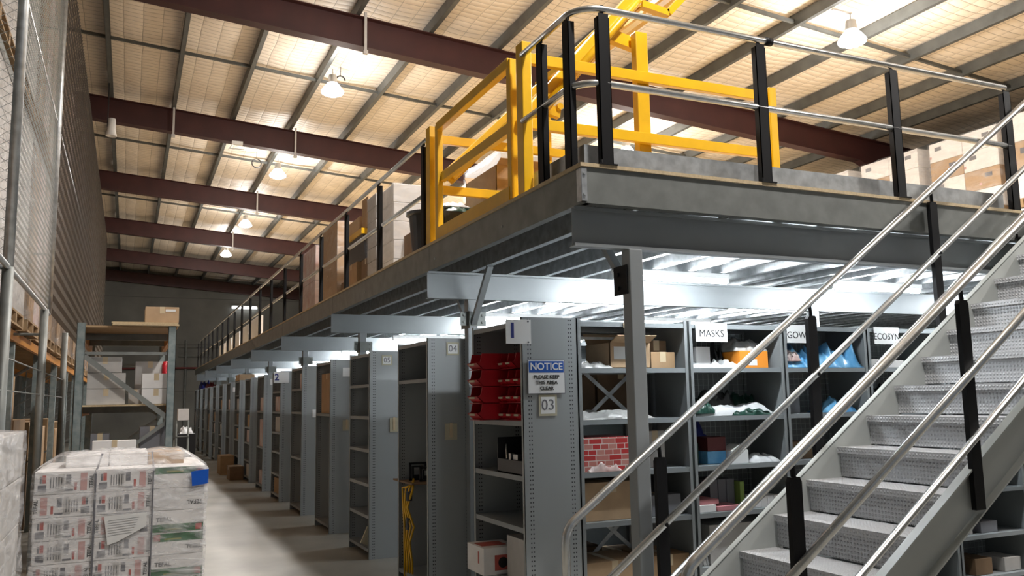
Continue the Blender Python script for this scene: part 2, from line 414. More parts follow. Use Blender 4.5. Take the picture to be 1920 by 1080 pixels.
# high bay lamps
def highbay():
    t = local_thing('high_bay_lamp', 'x', 'lamp', 'high bay lamps under the roof')
    MB().lathe((0,0,0), [(.0,.31),(.07,.30),(.085,.17),(.10,.155),(.0,.15)], 28).build('housing', 'alu', t, smooth=True)
    MB().lathe((0,0,0), [(.085,.15),(.12,.11),(.175,.04),(.20,0),(.19,-.03),(.12,-.065),(0,-.075)], 28).build('lens', 'lamp', t, smooth=True)
    MB().tube([(0,0,.29),(0,0,.42)], .008, 6).build('hook', 'alu', t)
    return t
LAMPS = [(3.12, 14.55), (3.12, 20.65), (3.12, 26.95), (3.12, 32.7), (3.12, 8.45), (3.12, 2.4), (9.3, 8.6), (9.3, 14.7), (9.3, 20.8), (9.3, 27.0), (9.3, 2.5)]  # out-of-view lamps continue the rows, added for the light they give
LL = ['round high bay lamp, brightest and nearest over the aisle, left of the gate', 'round high bay lamp, second along the aisle row', 'round high bay lamp, third along the aisle row', 'round high bay lamp, farthest small one of the aisle row',
      'unseen round high bay lamp added for light above the mezzanine corner', 'unseen round high bay lamp added for light behind the viewer over the aisle', 'round high bay lamp at upper right above the front railing', 'round high bay lamp glowing low behind the toe plate between yellow rails',
      'round high bay lamp of the right row, third back over the mezzanine', 'round high bay lamp of the right row, fourth back over the mezzanine', 'unseen round high bay lamp of the right row, added for light beside the stairs']
hb = highbay()
for i, (x, y) in enumerate(LAMPS):
    z = 7.725-.075*x-.42
    o = hb if i == 0 else dup(hb)
    o.location = (x, y, z); o['label'] = LL[i]
    l = bpy.data.lights.new('bulb', 'POINT'); l.energy = HIGHBAY_POWER; l.color = (1, .95, .90); l.shadow_soft_size = .16
    lo = bpy.data.objects.new('bulb', l); COL.objects.link(lo); lo.parent = o; lo.location = (0, 0, -.30)
    l2 = bpy.data.lights.new('reflector_beam', 'SPOT'); l2.energy = HIGHBAY_DOWN; l2.color = (1, .96, .92); l2.shadow_soft_size = .16; l2.spot_size = math.radians(150); l2.spot_blend = .6
    l2o = bpy.data.objects.new('reflector_beam', l2); COL.objects.link(l2o); l2o.parent = o; l2o.location = (0, 0, -.20)
    if x > 5:
        ORG[o.name] = Vector((x, y, z)); MB().bar((x-.34, y, z+.415), (x+.02, y, z+.415), .03, .02).build('bracket', 'alu', o)

# small fittings under the roof
t = thing('horn_speaker', (-.48, 17.5, 6.7), 'white horn speaker on a purlin near the top of the left racks', 'speaker')
MB().lathe((-.48, 17.5, 6.72), [(0,.34),(.07,.34),(.075,.12),(.10,.0),(.09,0),(0,.05)], 16).build('body', 'paper', t, smooth=True)
MB().box(-.56,-.54,17.48,17.52,6.9,7.76).build('bracket', 'blackp', t)
t = thing('sensor_bracket', (1.9, 18.1, 7.05), 'small white sensor bracket under the second rafter', 'sensor')
MB().box(1.80,2.02,18.20,18.30,7.02,7.09).build('body', 'paper', t); MB().bar((1.82,18.25,7.03),(1.74,18.25,6.91),.02,.02).bar((1.76,18.25,6.93),(2.06,18.25,6.93),.02,.02).build('arm','paper',t)
t = thing('cable_loop', (2.66, 21.0, 7.30), 'small dark round coil of cable hanging left of the second lamp', 'cable')
MB().tube(arc((2.66,21.0,7.42), .11, 0, 2*PI, (1,0,0), (0,0,1), 16), .014, 6, caps=False).build('coil', 'blackp', t); MB().tube([(2.66,21,7.53),(2.66,21,7.73)],.006,5).build('tie','blackp',t)
t = thing('cable_loop', (3.32, 14.8, 7.28), 'dark cable coil hanging beside the nearest round lamp', 'cable')
MB().tube(arc((3.32,14.8,7.40), .08, 0, 1.6*PI, (1,0,0), (0,0,1), 14), .014, 6, caps=False).build('coil', 'blackp', t); MB().tube([(3.32,14.8,7.48),(3.32,14.8,7.69)],.006,5).build('tie','blackp',t)

# back wall fittings
tag(MB().tube([(-4.2,42.95,3.25),(2.38,42.95,3.29),(9,42.95,3.29)], .045, 8).build('fire_pipe','redpipe'), 'dark red fire pipe running level along the end wall', 'pipe')
tag(MB().tube([(2.42,42.98,.0),(2.42,42.98,4.6)], .05, 8).build('downpipe','galv_dull'), 'grey vertical pipe on the end wall beside the mezzanine end', 'pipe')
tag(MB().tube([(2.1,42.98,4.28),(4.2,42.98,4.28)], .03, 6).build('wall_conduit','galv_dull'), 'upper thin grey conduit along the end wall', 'conduit')
tag(MB().tube([(2.1,42.98,3.85),(4.2,42.98,3.85)], .03, 6).build('wall_conduit','galv_dull'), 'lower thin grey conduit along the end wall', 'conduit')
t = thing('wall_batten_light', (5.0, 42.9, 6.15), 'bright fluorescent batten on the far end wall above the mezzanine', 'lamp')
MB().box(4.43,5.62,42.97,43.08,6.22,6.32).build('housing','paper',t); MB().tube([(4.44,42.93,6.21),(5.61,42.93,6.21)],.05,8).build('tube','farlight',t)

# ------------------------------------------------------------------ mezzanine
MX0, MX1, MY0, MY1 = 2.28, 14.4, 4.08, 34.4
DZ = 2.91
BEAMS = [4.16, 6.75, 10.5, 14.3, 18.1, 21.9, 25.7, 29.5, 33.3]
mz = thing('mezzanine_platform', (MX0, MY0, 0), 'grey steel mezzanine floor on columns above the shelving', 'mezzanine')
MB().box(MX0-.012, MX1, MY0-.012, MY1, DZ-.021, DZ).build('deck_board', 'board', mz)
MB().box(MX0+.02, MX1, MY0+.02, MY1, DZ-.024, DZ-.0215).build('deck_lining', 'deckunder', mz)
def cjoist(mb, x, y0, y1, z0, z1, s=1, fl=.055):
    mb.box(x-.0015, x+.0015, y0, y1, z0, z1)
    mb.box(min(x, x+s*fl), max(x, x+s*fl), y0, y1, z0, z0+.003); mb.box(min(x, x+s*fl), max(x, x+s*fl), y0, y1, z1-.003, z1)
    mb.box(x+s*fl-.0015, x+s*fl+.0015, y0, y1, z0, z0+.018)
edge_ys = [MY0]+BEAMS[1:]+[MY1]
for a, b2 in zip(edge_ys[:-1], edge_ys[1:]):
    mb = MB(); cjoist(mb, MX0+.001, a+.003, b2-.003, 2.68, DZ-.022, 1)
    tag(mb.build('edge_channel', 'galv_dull', mz), 'dull galvanised side edge channel')
mb = MB(); mb.box(MX0+.02, MX1, MY0, MY0+.003, 2.69, DZ-.022); mb.box(MX0+.02, MX1, MY0, MY0+.06, 2.68, 2.683); mb.box(MX0+.02, MX1, MY0-.004, MY0, 2.68, 2.692)
tag(mb.build('edge_channel', 'galv_dull', mz), 'galvanised front edge channel')
mb = MB(); mb.box(MX0-.004, MX0+.03, MY0-.006, MY0-.002, 2.69, DZ-.03); mb.box(MX0-.006, MX0-.002, MY0-.004, MY0+.05, 2.69, DZ-.03)
for z in (2.73, 2.85): mb.tube([(MX0+.012, MY0-.014, z), (MX0+.012, MY0, z)], .009, 8)
mb.build('corner_cleat', 'galv', mz)
for y in (5.2, 6.6, 8.9, 10.3): MB().tube([(MX0-.006, y, 2.76), (MX0+.004, y, 2.76)], .009, 8).build('bolt', 'galv', mz)
nj = 0; x = MX0+.36
while x < MX1:
    mb = MB(); cjoist(mb, x, MY0+.02, MY1, 2.683, DZ-.0245, 1)
    mb.build('joist', 'galv', mz); x += .36; nj += 1
for i, y in enumerate(BEAMS):
    mb = MB(); ya = y
    mb.box(MX0-.01, MX1, ya+.03, ya+.036, 2.455, 2.675)
    mb.box(MX0-.01, MX1, ya, ya+.07, 2.45, 2.456); mb.box(MX0-.01, MX1, ya, ya+.07, 2.673, 2.679)
    mb.box(MX0-.01, MX1, ya, ya+.003, 2.456, 2.468); mb.box(MX0-.01, MX1, ya, ya+.003, 2.66, 2.673)
    mb.build('main_beam', 'beam', mz)
    for cx in (2.665, 6.5, 10.3, 14.0):
        MB().box(cx-.045, cx+.045, ya-.01, ya+.08, 0, 2.45).build('column', 'beam', mz, bevel=.006)
    cx = 2.665; cy = ya+.035
    mb = MB()
    for s in ((1,) if i == 0 else ((-1, 1) if i == 1 else ())):
        mb.bar((cx, cy+s*.06, 2.24), (cx, cy+s*.44, 2.68), .035, .05, (1,0,0))
    if mb.v: mb.build('knee_brace', 'grey', mz)
    mb = MB()
    mb.box(cx-.115, cx+.115, cy-.055, cy-.047, 2.22, 2.34); mb.box(cx-.052, cx-.046, cy-.1, cy+.1, 2.2, 2.34)
    for dx in (-.085, .085):
        for z in (2.25, 2.31): mb.tube([(cx+dx, cy-.065, z), (cx+dx, cy-.05, z)], .012, 8)
    if i: mb.build('brace_plate', 'galv_dull', mz)
    else:
        mb = MB(); mb.box(cx-.056, cx-.046, cy-.02, cy+.12, 2.19, 2.36)
        for z in (2.23, 2.31): mb.tube([(cx-.066, cy+.07, z), (cx-.055, cy+.07, z)], .014, 8)
        mb.build('brace_plate', 'black', mz)
for x in (2.62, 3.3): MB().box(x-.025, x+.025, 4.13, 4.16, 2.676, 2.684).build('beam_clip', 'galv_dull', mz)

# under-deck fluorescent battens
def batten():
    t = local_thing('fluorescent_batten', 'x', 'lamp', 'fluorescent battens under the mezzanine')
    MB().box(-.6,.6,-.03,.03,.0,.045).build('housing', 'paper', t)
    MB().tube([(-.58,0,-.024),(.58,0,-.024)], .019, 10).build('tube', 'tubelight', t)
    MB().box(-.6,-.58,-.02,.02,-.04,0).build('end_cap', 'paper', t); MB().box(.58,.6,-.02,.02,-.04,0).build('end_cap', 'paper', t)
    return t
bt = batten(); first = True
spots = []
for k in range(-1, 15):
    y = 4.58 if k < 0 else 6.16+1.9*k
    xs = (3.7, 6.2, 8.6) if k < 0 else ((4.32, 6.75, 9.2) if k < 1 else ((4.6, 7.0) if k < 7 else (4.5,)))
    for j, x in enumerate(xs): spots.append((x, y, k, j))
for x, y, k, j in spots:
    o = bt if first else dup(bt)
    first = False
    o.location = (x, y, 2.635)
    rowname = 'in front of the shelving bays' if k < 0 else 'over gap %s between shelving rows' % ['one','two','three','four','five','six','seven','eight','nine','ten','eleven','twelve','thirteen','fourteen','fifteen'][k]
    o['label'] = 'lit fluorescent batten %s, %s from the aisle' % (rowname, ['nearest','second','third'][j])

# guard rails
def rail_post(mb, x, y, along, z0=DZ, z1=3.83):
    w_, d_ = .078, .042
    if along == 'x':
        mb.box(x-w_/2, x+w_/2, y-d_/2, y-d_/2+.005, z0, z1-.02); mb.box(x-w_/2, x-w_/2+.005, y-d_/2, y+d_/2, z0, z1-.02); mb.box(x+w_/2-.005, x+w_/2, y-d_/2, y+d_/2, z0, z1-.02)
        mb.box(x-w_/2+.006, x+w_/2-.006, y-d_/2, y-d_/2+.005, z1-.02, z1)
        mb.box(x-.012, x+.012, y-.004, y+.004, z1, z1+.06)
        mb.box(x-w_/2-.03, x+w_/2+.01, y-.05, y+.06, z0, z0+.008)
        mb.tube([(x-w_/2-.012, y-.03, z0), (x-w_/2-.012, y-.03, z0+.03)], .01, 6)
    else:
        mb.box(x-d_/2, x-d_/2+.005, y-w_/2, y+w_/2, z0, z1-.02); mb.box(x-d_/2, x+d_/2, y-w_/2, y-w_/2+.005, z0, z1-.02); mb.box(x-d_/2, x+d_/2, y+w_/2-.005, y+w_/2, z0, z1-.02)
        mb.box(x-d_/2, x-d_/2+.005, y-w_/2+.006, y+w_/2-.006, z1-.02, z1)
        mb.box(x-.004, x+.004, y-.012, y+.012, z1, z1+.06)
        mb.box(x-.02, x+.09, y-.05, y+.05, z0, z0+.008)
        mb.tube([(x+.07, y-.02, z0), (x+.07, y-.02, z0+.03)], .01, 6)
gr = thing('guard_railing', (2.3, 14, DZ), 'long guard railing along the aisle edge of the mezzanine beyond the yellow gate', 'railing')
y = 6.96; ys = []
while y < 34.3: ys.append(y); y += 1.47
for y in ys:
    mb = MB(); rail_post(mb, 2.31, y, 'y'); mb.build('rail_post', 'black', gr)
MB().tube([(2.31, 6.9, 3.865), (2.31, ys[-1]+.06, 3.865)], .0215, 10).build('top_rail', 'tube', gr, smooth=True)
MB().tube([(2.335, 6.9, 3.40), (2.335, ys[-1]+.06, 3.40)], .0215, 10).build('mid_rail', 'tube', gr, smooth=True)
gc = thing('guard_railing', (2.3, 4.1, DZ), 'guard railing round the near mezzanine corner and along its front edge', 'railing')
for y in (4.25, 4.61):
    mb = MB(); rail_post(mb, 2.31, y, 'y'); mb.build('rail_post', 'black', gc)
for x in (2.46, 3.62, 4.79):
    mb = MB(); rail_post(mb, x, 4.11, 'x'); mb.build('rail_post', 'black', gc)
mb = MB(); rail_post(mb, 5.96, 4.11, 'x', 2.70); mb.build('rail_post', 'black', gc)
def cornered(z, off):
    r = .17; cx, cy = 2.31+off+r, 4.11+off+r
    return [(2.31+off, 4.90, z)]+[tuple(p) for p in arc((cx, cy, z), r, PI, 1.5*PI, (1,0,0), (0,1,0), 8)]+[(5.97, 4.11+off, z)]
MB().tube(cornered(3.865, 0), .0215, 12).build('top_rail', 'tube', gc, smooth=True)
MB().tube(cornered(3.41, .0), .0215, 12).build('mid_rail', 'tube', gc, smooth=True)
MB().tube([(3.68, 4.11, 3.865), (3.73, 4.11, 3.865)], .027, 12).build('rail_sleeve', 'black', gc, smooth=True)
mb = MB(); mb.box(2.36, 5.95, 4.185, 4.189, DZ, 3.055); mb.box(2.36, 5.95, 4.189, 4.204, 3.052, 3.055); mb.box(2.36, 5.95, 4.17, 4.189, DZ, DZ+.004)
mb.build('toe_plate', 'galv', gc)
mb = MB(); mb.box(2.36, 2.364, 4.19, 4.86, DZ, 3.055); mb.box(2.364, 2.38, 4.19, 4.86, 3.052, 3.055)
mb.build('toe_plate', 'galv', gc)

# ------------------------------------------------------------------ yellow up-and-over gate
g = thing('pallet_safety_gate', (2.9, 5.9, DZ), 'yellow up-and-over pallet safety gate on the mezzanine edge', 'gate')
Z0 = DZ
def ybox(*a, **k): return MB().box(*a)
for yy_, nm in ((4.93, 'near'), (6.84, 'far')):
    MB().box(2.30, 2.37, yy_-.052, yy_+.052, Z0, 3.96).build('corner_post', 'yellow', g, bevel=.006)
    MB().bar((2.37, yy_, 3.86), (4.45 if nm == 'near' else 4.2, yy_, 3.86), .045, .075).build('side_rail', 'yellow', g, bevel=.004)
    MB().bar((2.37, yy_, 3.41), (4.45 if nm == 'near' else 4.2, yy_, 3.41), .045, .075).build('side_rail', 'yellow', g, bevel=.004)
    px_ = 3.30 if nm == 'near' else 3.48
    MB().box(px_-.05, px_+.05, yy_+.03, yy_+.10, Z0, 4.22).build('pivot_post', 'yellow', g, bevel=.006)
    xe = 4.42 if nm == 'near' else 4.15
    MB().box(xe-.035, xe+.035, yy_-.045, yy_+.045, Z0, 3.93).build('end_post', 'yellow', g, bevel=.006)
    MB().box(2.37, xe-.04, yy_-.02, yy_+.02, Z0+.01, Z0+.12).build('side_kick_rail', 'yellow', g)
# outer closed barrier with its swinging arms
yb = (5.145, 6.66)
for yy_ in yb:
    MB().box(2.315, 2.365, yy_-.035, yy_+.035, Z0+.03, 3.93).build('barrier_upright', 'yellow', g, bevel=.005)
MB().box(2.31, 2.365, yb[0], yb[1], 3.87, 3.945).build('barrier_top_rail', 'yellow', g, bevel=.005)
MB().box(2.31, 2.33, yb[0], yb[1], Z0+.01, Z0+.12).build('barrier_kick_plate', 'yellow', g)
MB().box(2.345, 2.39, yb[0], yb[1], 3.43, 3.51).build('barrier_mid_rail', 'yellow', g, bevel=.004)
for i_, yy_ in enumerate((5.06, 6.62)):
    px_ = 3.30 if i_ == 0 else 3.48
    a = Vector((2.40, yy_, 3.46)); d = Vector((1, 0, 1.15 if i_ == 0 else 1.0)).normalized()
    MB().bar(a, a+d*2.35, .13, .06, (0,1,0)).build('swing_arm', 'yellow', g, bevel=.006)
    MB().tube([a+Vector((.03,-.05,.0)), a+d*2.35+Vector((.03,-.05,.0))], .030, 12).build('lift_tube', 'yellow', g, smooth=True)
    MB().bar((px_-.24, yy_+.03, 4.22), (px_+.02, yy_+.03, 4.17), .06, .09).tube([(px_, yy_-.04, 4.22), (px_, yy_+.12, 4.22)], .03, 12).build('pivot_bracket', 'yellow', g)
# raised inner barrier
ytop = (5.0, 6.76)
P1 = Vector((3.33, 0, 4.45)); P2 = Vector((3.56, 0, 4.42)); P3 = Vector((4.15, 0, 5.05))
for yy_ in ytop:
    o_ = Vector((0, yy_, 0))
    MB().bar(P1+o_, P2+o_, .05, .06, (0,1,0)).bar(P2+o_, P3+o_, .05, .06, (0,1,0)).build('upper_barrier_arm', 'yellow', g)
MB().bar((3.34, ytop[0], 4.46), (3.34, ytop[1], 4.46), .05, .05).build('upper_barrier_rail', 'yellow', g)
MB().bar((4.13, ytop[0], 5.05), (4.13, ytop[1], 5.05), .05, .05).build('upper_barrier_rail', 'yellow', g)
MB().bar((3.8, ytop[0], 4.70), (3.8, ytop[1], 4.70), .05, .05).build('upper_barrier_rail', 'yellow', g)

# ------------------------------------------------------------------ staircase
st = thing('staircase', (1.9, 3.5, 0), 'steel staircase with checker plate treads climbing right up to the mezzanine', 'stairs')
RISE, RUN = .182, .2575
nx_ = lambda n: 3.16+RUN*(n-4)
slope = RISE/RUN
YN, YF = 3.0, 3.975
for n in range(1, 17):
    xn, zn = nx_(n), RISE*n
    xb = xn+RUN+.02
    if n < 16:
        MB().box(xn, xb, YN, YF, zn-.004, zn).box(xn, xn+.003, YN, YF, zn-.035, zn-.004).build('tread', 'checker', st)
    MB().box(xn+.022, xn+.026, YN, YF, zn-RISE+.008, zn-.006).build('riser', 'checker', st)
def stringer(y0, y1, ysgn):
    xa = nx_(1)-.10; xb = nx_(16)+.02
    zt = lambda x: RISE+(x-nx_(1))*slope+.045
    zb = lambda x: RISE+(x-nx_(1))*slope-.205
    pts = [(xa, 0), (xa+.0, zt(xa)), (xb, zt(xb)), (xb, zb(xb)), (nx_(1)+.205/slope-RISE/slope+.0, 0)]
    mb = MB(); mb.prism(pts, 'y', y0, y1)
    # flanges of the channel on the outer side
    return mb
for (y0, y1, fy0, fy1) in ((YN-.008, YN, YN-.05, YN), (YF, YF+.008, YF, YF+.04)):
    mb = stringer(y0, y1, 1)
    xa = nx_(1)-.10; xb = nx_(16)+.02; yc = (fy0+fy1)/2
    for off in (.045, -.205):
        zf = lambda x: RISE+(x-nx_(1))*slope+off
        xs = xa if off > 0 else nx_(1)+.03
        mb.bar((xs, yc, zf(xs)), (xb, yc, zf(xb)), abs(fy1-fy0), .008)
    s_o = mb.build('stringer', 'stairgrey', st); fixnormals(s_o)
MB().tube([(3.62, 3.974, .93), (3.62, 3.966, .93)], .018, 10).build('bolt', 'stairgrey', st)
# landing beyond the top step
mb = MB(); mb.box(nx_(16), 7.6, YN-.03, YF+.04, DZ-.03, DZ); mb.build('landing', 'checker', st)
MB().box(nx_(16)+.02, 7.6, YN-.05, YN-.03, DZ-.2, DZ).box(7.58, 7.6, YN-.05, YF, DZ-.2, DZ-.03).build('landing_edge', 'stairgrey', st)
for x in (6.45, 7.52): MB().box(x-.04, x+.04, YN-.03, YN+.05, 0, DZ-.03).build('landing_leg', 'stairgrey', st)
def stair_rails(y, xbend, tag_):
    zr = lambda x, h: RISE+(x-nx_(1))*slope+h
    hx = 6.35
    d = Vector((1, 0, slope)).normalized()
    r = .14
    # handrail with its rounded lower end
    xs = xbend
    z_at = zr(xs, .955)
    ang = math.atan(slope)
    # fillet between vertical line x=xs and the sloped rail
    t_len = r*math.tan((PI/2-ang)/2)
    p_v = Vector((xs, y, z_at-t_len)); p_s = Vector((xs, y, z_at))+d*t_len
    c = Vector((xs+r, y, z_at-t_len))
    pts = [Vector((xs, y, zr(xs, .955)-.60))]+[c+Vector((-math.cos(a_)*r, 0, math.sin(a_)*r)) for a_ in [ (PI/2-ang)*i/6 for i in range(7)]]
    pts += [Vector((hx, y, zr(hx, .955)))]
    MB().tube([tuple(p) for p in pts], .0225, 12).build('handrail', 'tube', st, smooth=True)
    MB().tube([(xs, y, zr(xs, .50)), (hx, y, zr(hx, .50))], .0205, 12).build('mid_rail', 'tube', st, smooth=True)
    MB().tube([(xs, y, zr(xs, .955)-.60), (xs+.001, y, zr(xs, .955)-.62), (xs+.06, y, zr(xs+.06, .19)), (hx, y, zr(hx, .19))], .0205, 12).build('low_rail', 'tube', st, smooth=True)
stair_rails(2.93, 2.05, 'near'); stair_rails(4.02, 2.09, 'far')
def stair_post(x, y, out):
    zr = lambda h: RISE+(x-nx_(1))*slope+h
    mb = MB(); z0 = zr(-.17); z1 = zr(.86)
    y2 = y+out*.03
    mb.prism([(x-.034, z0), (x+.034, z0), (x+.034, z1-.02), (x+.024, z1), (x-.024, z1), (x-.034, z1-.02)], 'y', min(y, y2), max(y, y2))
    mb.tube([(x, y+out*.012, z1-.01), (x-.012, y+out*.006, zr(.945))], .011, 8)
    for h in (.50, .19): mb.tube([(x, y-.03, zr(h)), (x, y+.03, zr(h))], .011, 8)
    mb.build('rail_post', 'black', st)
for x in (2.665, 3.815, 4.965, 6.1): stair_post(x, 2.945, -1 if False else 0.0001+.9)
for x in (2.70, 3.85, 5.0): stair_post(x, 4.025, 1)

# ------------------------------------------------------------------ shelving
LV = [.10, .43, .79, 1.11, 1.45, 1.79, 2.10]
def shelf_unit(label, w_, d_, levels, back='solid', cat='shelving', group=None, end=False):
    t = local_thing('shelving_unit', label, cat, group)
    for xs, sgn in ((0, 1), (w_, -1)):
        mb = MB(); xa, xb = sorted((xs, xs+sgn*.004))
        mb.box(xa, xb, .0, d_, 0, 2.12)
        fa, fb = sorted((xs, xs+sgn*.028))
        mb.box(fa, fb, 0, .004, 0, 2.12); mb.box(fa, fb, d_-.004, d_, 0, 2.12)
        mb.build('side_panel', 'perf' if end else 'grey', t)
    for z in levels:
        mb = MB(); mb.box(.006, w_-.006, .006, d_-.006, z-.004, z); mb.box(.006, w_-.006, .004, .008, z-.032, z); mb.box(.006, w_-.006, d_-.01, d_-.006, z-.03, z)
        mb.build('shelf', 'beam', t)
    if back == 'solid': MB().box(.004, w_-.004, d_-.006, d_-.004, 0.05, 2.1).build('back_panel', 'grey', t)
    elif back == 'mesh':
        mb = MB(); n = int(w_/.045)
        for i in range(n+1): mb.box(w_*i/n-.0012, w_*i/n+.0012, d_-.008, d_-.0055, .1, 2.08)
        for i in range(45): mb.box(0, w_, d_-.0055, d_-.003, .1+i*.045-.0012, .1+i*.045+.0012)
        mb.build('mesh_back', 'wire', t)
    elif back == 'brace':
        for za, zb in ((1.42, 1.80), (.46, .86)):
            MB().bar((.24, d_-.02, za), (w_-.18, d_-.02, zb), .028, .003, (0,1,0)).build('cross_brace', 'galv', t); MB().bar((.24, d_-.026, zb), (w_-.18, d_-.026, za), .028, .003, (0,1,0)).build('cross_brace', 'galv', t)
        MB().bar((.03, d_-.02, 2.02), (w_-.03, d_-.02, 2.02), .003, .02).build('back_tie', 'galv', t)
    return t
ROW = lambda k: 4.943+1.9*k
ORD = ['first','second','third','fourth','fifth','sixth','seventh','eighth','ninth','tenth','eleventh','twelfth','thirteenth','fourteenth','fifteenth','sixteenth']
lev_end = {0: [.10,.43,.79,1.11,1.455,2.10], 1: [.10,1.78,2.10], 2: [.10,.43,.75,1.10,1.44,1.775,2.10], 3: [.10,1.45,2.10], 4: [.10,.8,1.46,1.8,2.10]}
for k in range(16):
    lv = lev_end.get(k, [.10,.43,.79,1.11,1.45,1.79,2.10] if k % 3 else [.10,.79,1.45,2.10])
    if k <= 4: u = shelf_unit('', .867, .40, lv, end=True)
    elif k == 5: uA = u = shelf_unit('', .867, .40, lv, end=True)
    elif k == 6: uB = u = shelf_unit('', .867, .40, lv, end=True)
    else: u = dup(uB if k % 3 == 0 else uA)
    u.location = (2.29, ROW(k)+.87, 0); u.rotation_euler.z = -PI/2
    extra = {0: 'holding red bins, side panel marked 03', 1: 'nearly empty, side panel marked 04', 2: 'with bare shelves, side panel marked 05', 3: 'with a tall brown carton, fourth along the aisle'}.get(k, ORD[k]+' along the aisle from the front')
    u['label'] = 'grey end shelving unit facing the aisle, '+extra; u['group'] = 'end shelving units along the aisle'; u['category'] = 'shelving'
# row 03: bays facing the stairs
BX = [2.692, 3.585, 4.435, 5.275, 6.125, 6.975, 7.825]
BW = [.885, .845, .835, .845, .845, .845, .845]
front = []
for i, (x, w_) in enumerate(zip(BX, BW)):
    lv = LV if i != 0 else [.10, .79, 1.11, 1.45, 1.79, 2.10]
    u = shelf_unit('', w_-.003, .43, lv, back='brace' if i == 0 else 'mesh', group='shelving bays facing the stairs')
    u.location = (x, 4.943, 0)
    u['label'] = ['grey shelving bay with X brace and brown cartons, beside panel 03', 'grey shelving bay under the MASKS sign', 'grey shelving bay under the GOWNS sign', 'grey shelving bay under the ECOSYN sign',
                  'grey shelving bay behind the upper stairs, next right of the ECOSYN bay', 'grey shelving bay seen under the stairs at right', 'grey shelving bay at far right under the stairs'][i]
for i, (x, w_) in enumerate(zip(BX[:5], BW[:5])):
    u = shelf_unit('', w_-.003, .42, [.10, .79, 1.45, 2.10], back='none' if i == 0 else 'solid', group='shelving bays backing on to the front row')
    u.location = (x+w_-.003, 5.81, 0); u.rotation_euler.z = PI
    u['label'] = 'grey shelving bay on the rear side of row 03, %s from the aisle' % ORD[i]
REAR_CARTONS = [(2.75, 3.12, .101, .55), (3.15, 3.5, .101, .48), (2.75, 3.5, .792, 1.10), (2.74, 3.1, 1.452, 1.74), (3.12, 3.52, 1.452, 1.80)]
bay = None
for k in range(1, 16):
    for i in range(2):
        if bay is None: bay = shelf_unit('', .88, .43, [.10, .79, 1.45, 2.10], back='solid'); u = bay  # solid backs added to block batten light through the hidden rows
        else: u = dup(bay)
        u.location = (2.692+.885*i, ROW(k), 0); u['group'] = 'shelving bays behind the end units'
        u['label'] = 'grey shelving bay in the %s row back, %s from the aisle' % (ORD[k], ['next to its end unit', 'one further in'][i])

# ------------------------------------------------------------------ signs
def plate_sign(name, x0, x1, y, z0, z1, label, face='signwhite', th=.004):
    t = thing(name, ((x0+x1)/2, y, z0), label, 'sign')
    MB().box(x0, x1, y-th, y, z0, z1).build('plate', face, t, bevel=.0)
    return t
s = plate_sign('notice_sign', 2.325, 2.585, 4.936, 1.63, 1.84, 'blue and white NOTICE sign on panel 03')
MB().box(2.330, 2.580, 4.9305, 4.932, 1.762, 1.835).build('header', 'signblue', s)
MB().box(2.321, 2.589, 4.933, 4.9365, 1.626, 1.844).build('frame', 'inkgrey', s)
text_mb('NOTICE', .064, (2.455, 4.930, 1.7985), (1,0,0), (0,0,1), 'signwhite', 'heading', s, bold=.0012)
for z, tx in ((1.733, 'PLEASE KEEP'), (1.697, 'THIS AREA'), (1.660, 'CLEAR')):
    text_mb(tx, .033, (2.455, 4.930, z), (1,0,0), (0,0,1), 'inkblack', 'lettering', s, bold=.0006)
def number_card(n, x0, x1, y, z0, z1, label, frame='beige'):
    s = plate_sign('number_card', x0, x1, y, z0, z1, label, frame, .002)
    MB().box(x0+.014, x1-.014, y-.003, y-.002, z0+.014, z1-.014).build('card', 'paper', s)
    text_mb(n, (z1-z0)*.72, ((x0+x1)/2, y-.0035, (z0+z1)/2), (1,0,0), (0,0,1), 'inkgrey', 'number', s)
    return s
number_card('03', 2.40, 2.53, 4.942, 1.485, 1.62, 'number card 03 below the NOTICE sign')
number_card('04', 2.46, 2.575, 6.842, 1.975, 2.085, 'number card 04 on the second shelving panel')
number_card('05', 2.42, 2.535, 8.742, 1.97, 2.075, 'number card 05 on the third shelving panel')
for k, (x, z) in {3: (2.50, 1.93), 4: (2.50, 1.40), 6: (2.45, 1.95), 9: (2.4, 1.9), 11: (2.45, 1.95)}.items():
    tag(MB().box(x-.055, x+.055, ROW(k)-.003, ROW(k), z-.02, z+.09).build('paper_label', 'paper'), 'blank white label on the %s end panel along the aisle' % ORD[k], 'label', 'paper labels on end panels')
for k, (xa, xb, za, zb) in {1: (2.44, 2.55, 1.265, 1.40), 2: (2.51, 2.60, 1.275, 1.42), 3: (2.45, 2.55, 1.24, 1.37)}.items():
    o = thing('note_pocket', ((xa+xb)/2, ROW(k), za), 'beige note pocket taped to the %s panel' % {1:'04', 2:'05', 3:'fourth'}[k], 'note', 'beige notes on end panels')
    MB().box(xa, xb, ROW(k)-.004, ROW(k)-.001, za, zb).build('pocket', 'beige', o)
    MB().box((xa+xb)/2-.012, (xa+xb)/2+.012, ROW(k)-.007, ROW(k)-.004, za+.02, zb+.006).build('clip', 'tape', o)
s = plate_sign('row_sign', 2.17, 2.345, 4.925, 1.945, 2.10, 'white sign with a blue number 1 at the corner of unit 03')
text_mb('1', .135, (2.215, 4.9205, 2.025), (1,0,0), (0,0,1), 'inkblue', 'number', s, bold=.003)
mb = MB()
for x, z in ((2.325, 1.955), (2.325, 2.088)): mb.tube([(x, 4.918, z), (x, 4.925, z)], .006, 8)
mb.build('screw', 'inkgrey', s)
s = plate_sign('row_sign', 2.17, 2.42, 14.41, 1.92, 2.10, 'white sign with a dark number 2 far along the aisle')
text_mb('2', .15, (2.22, 14.405, 2.01), (1,0,0), (0,0,1), 'inkblue', 'number', s, bold=.003)
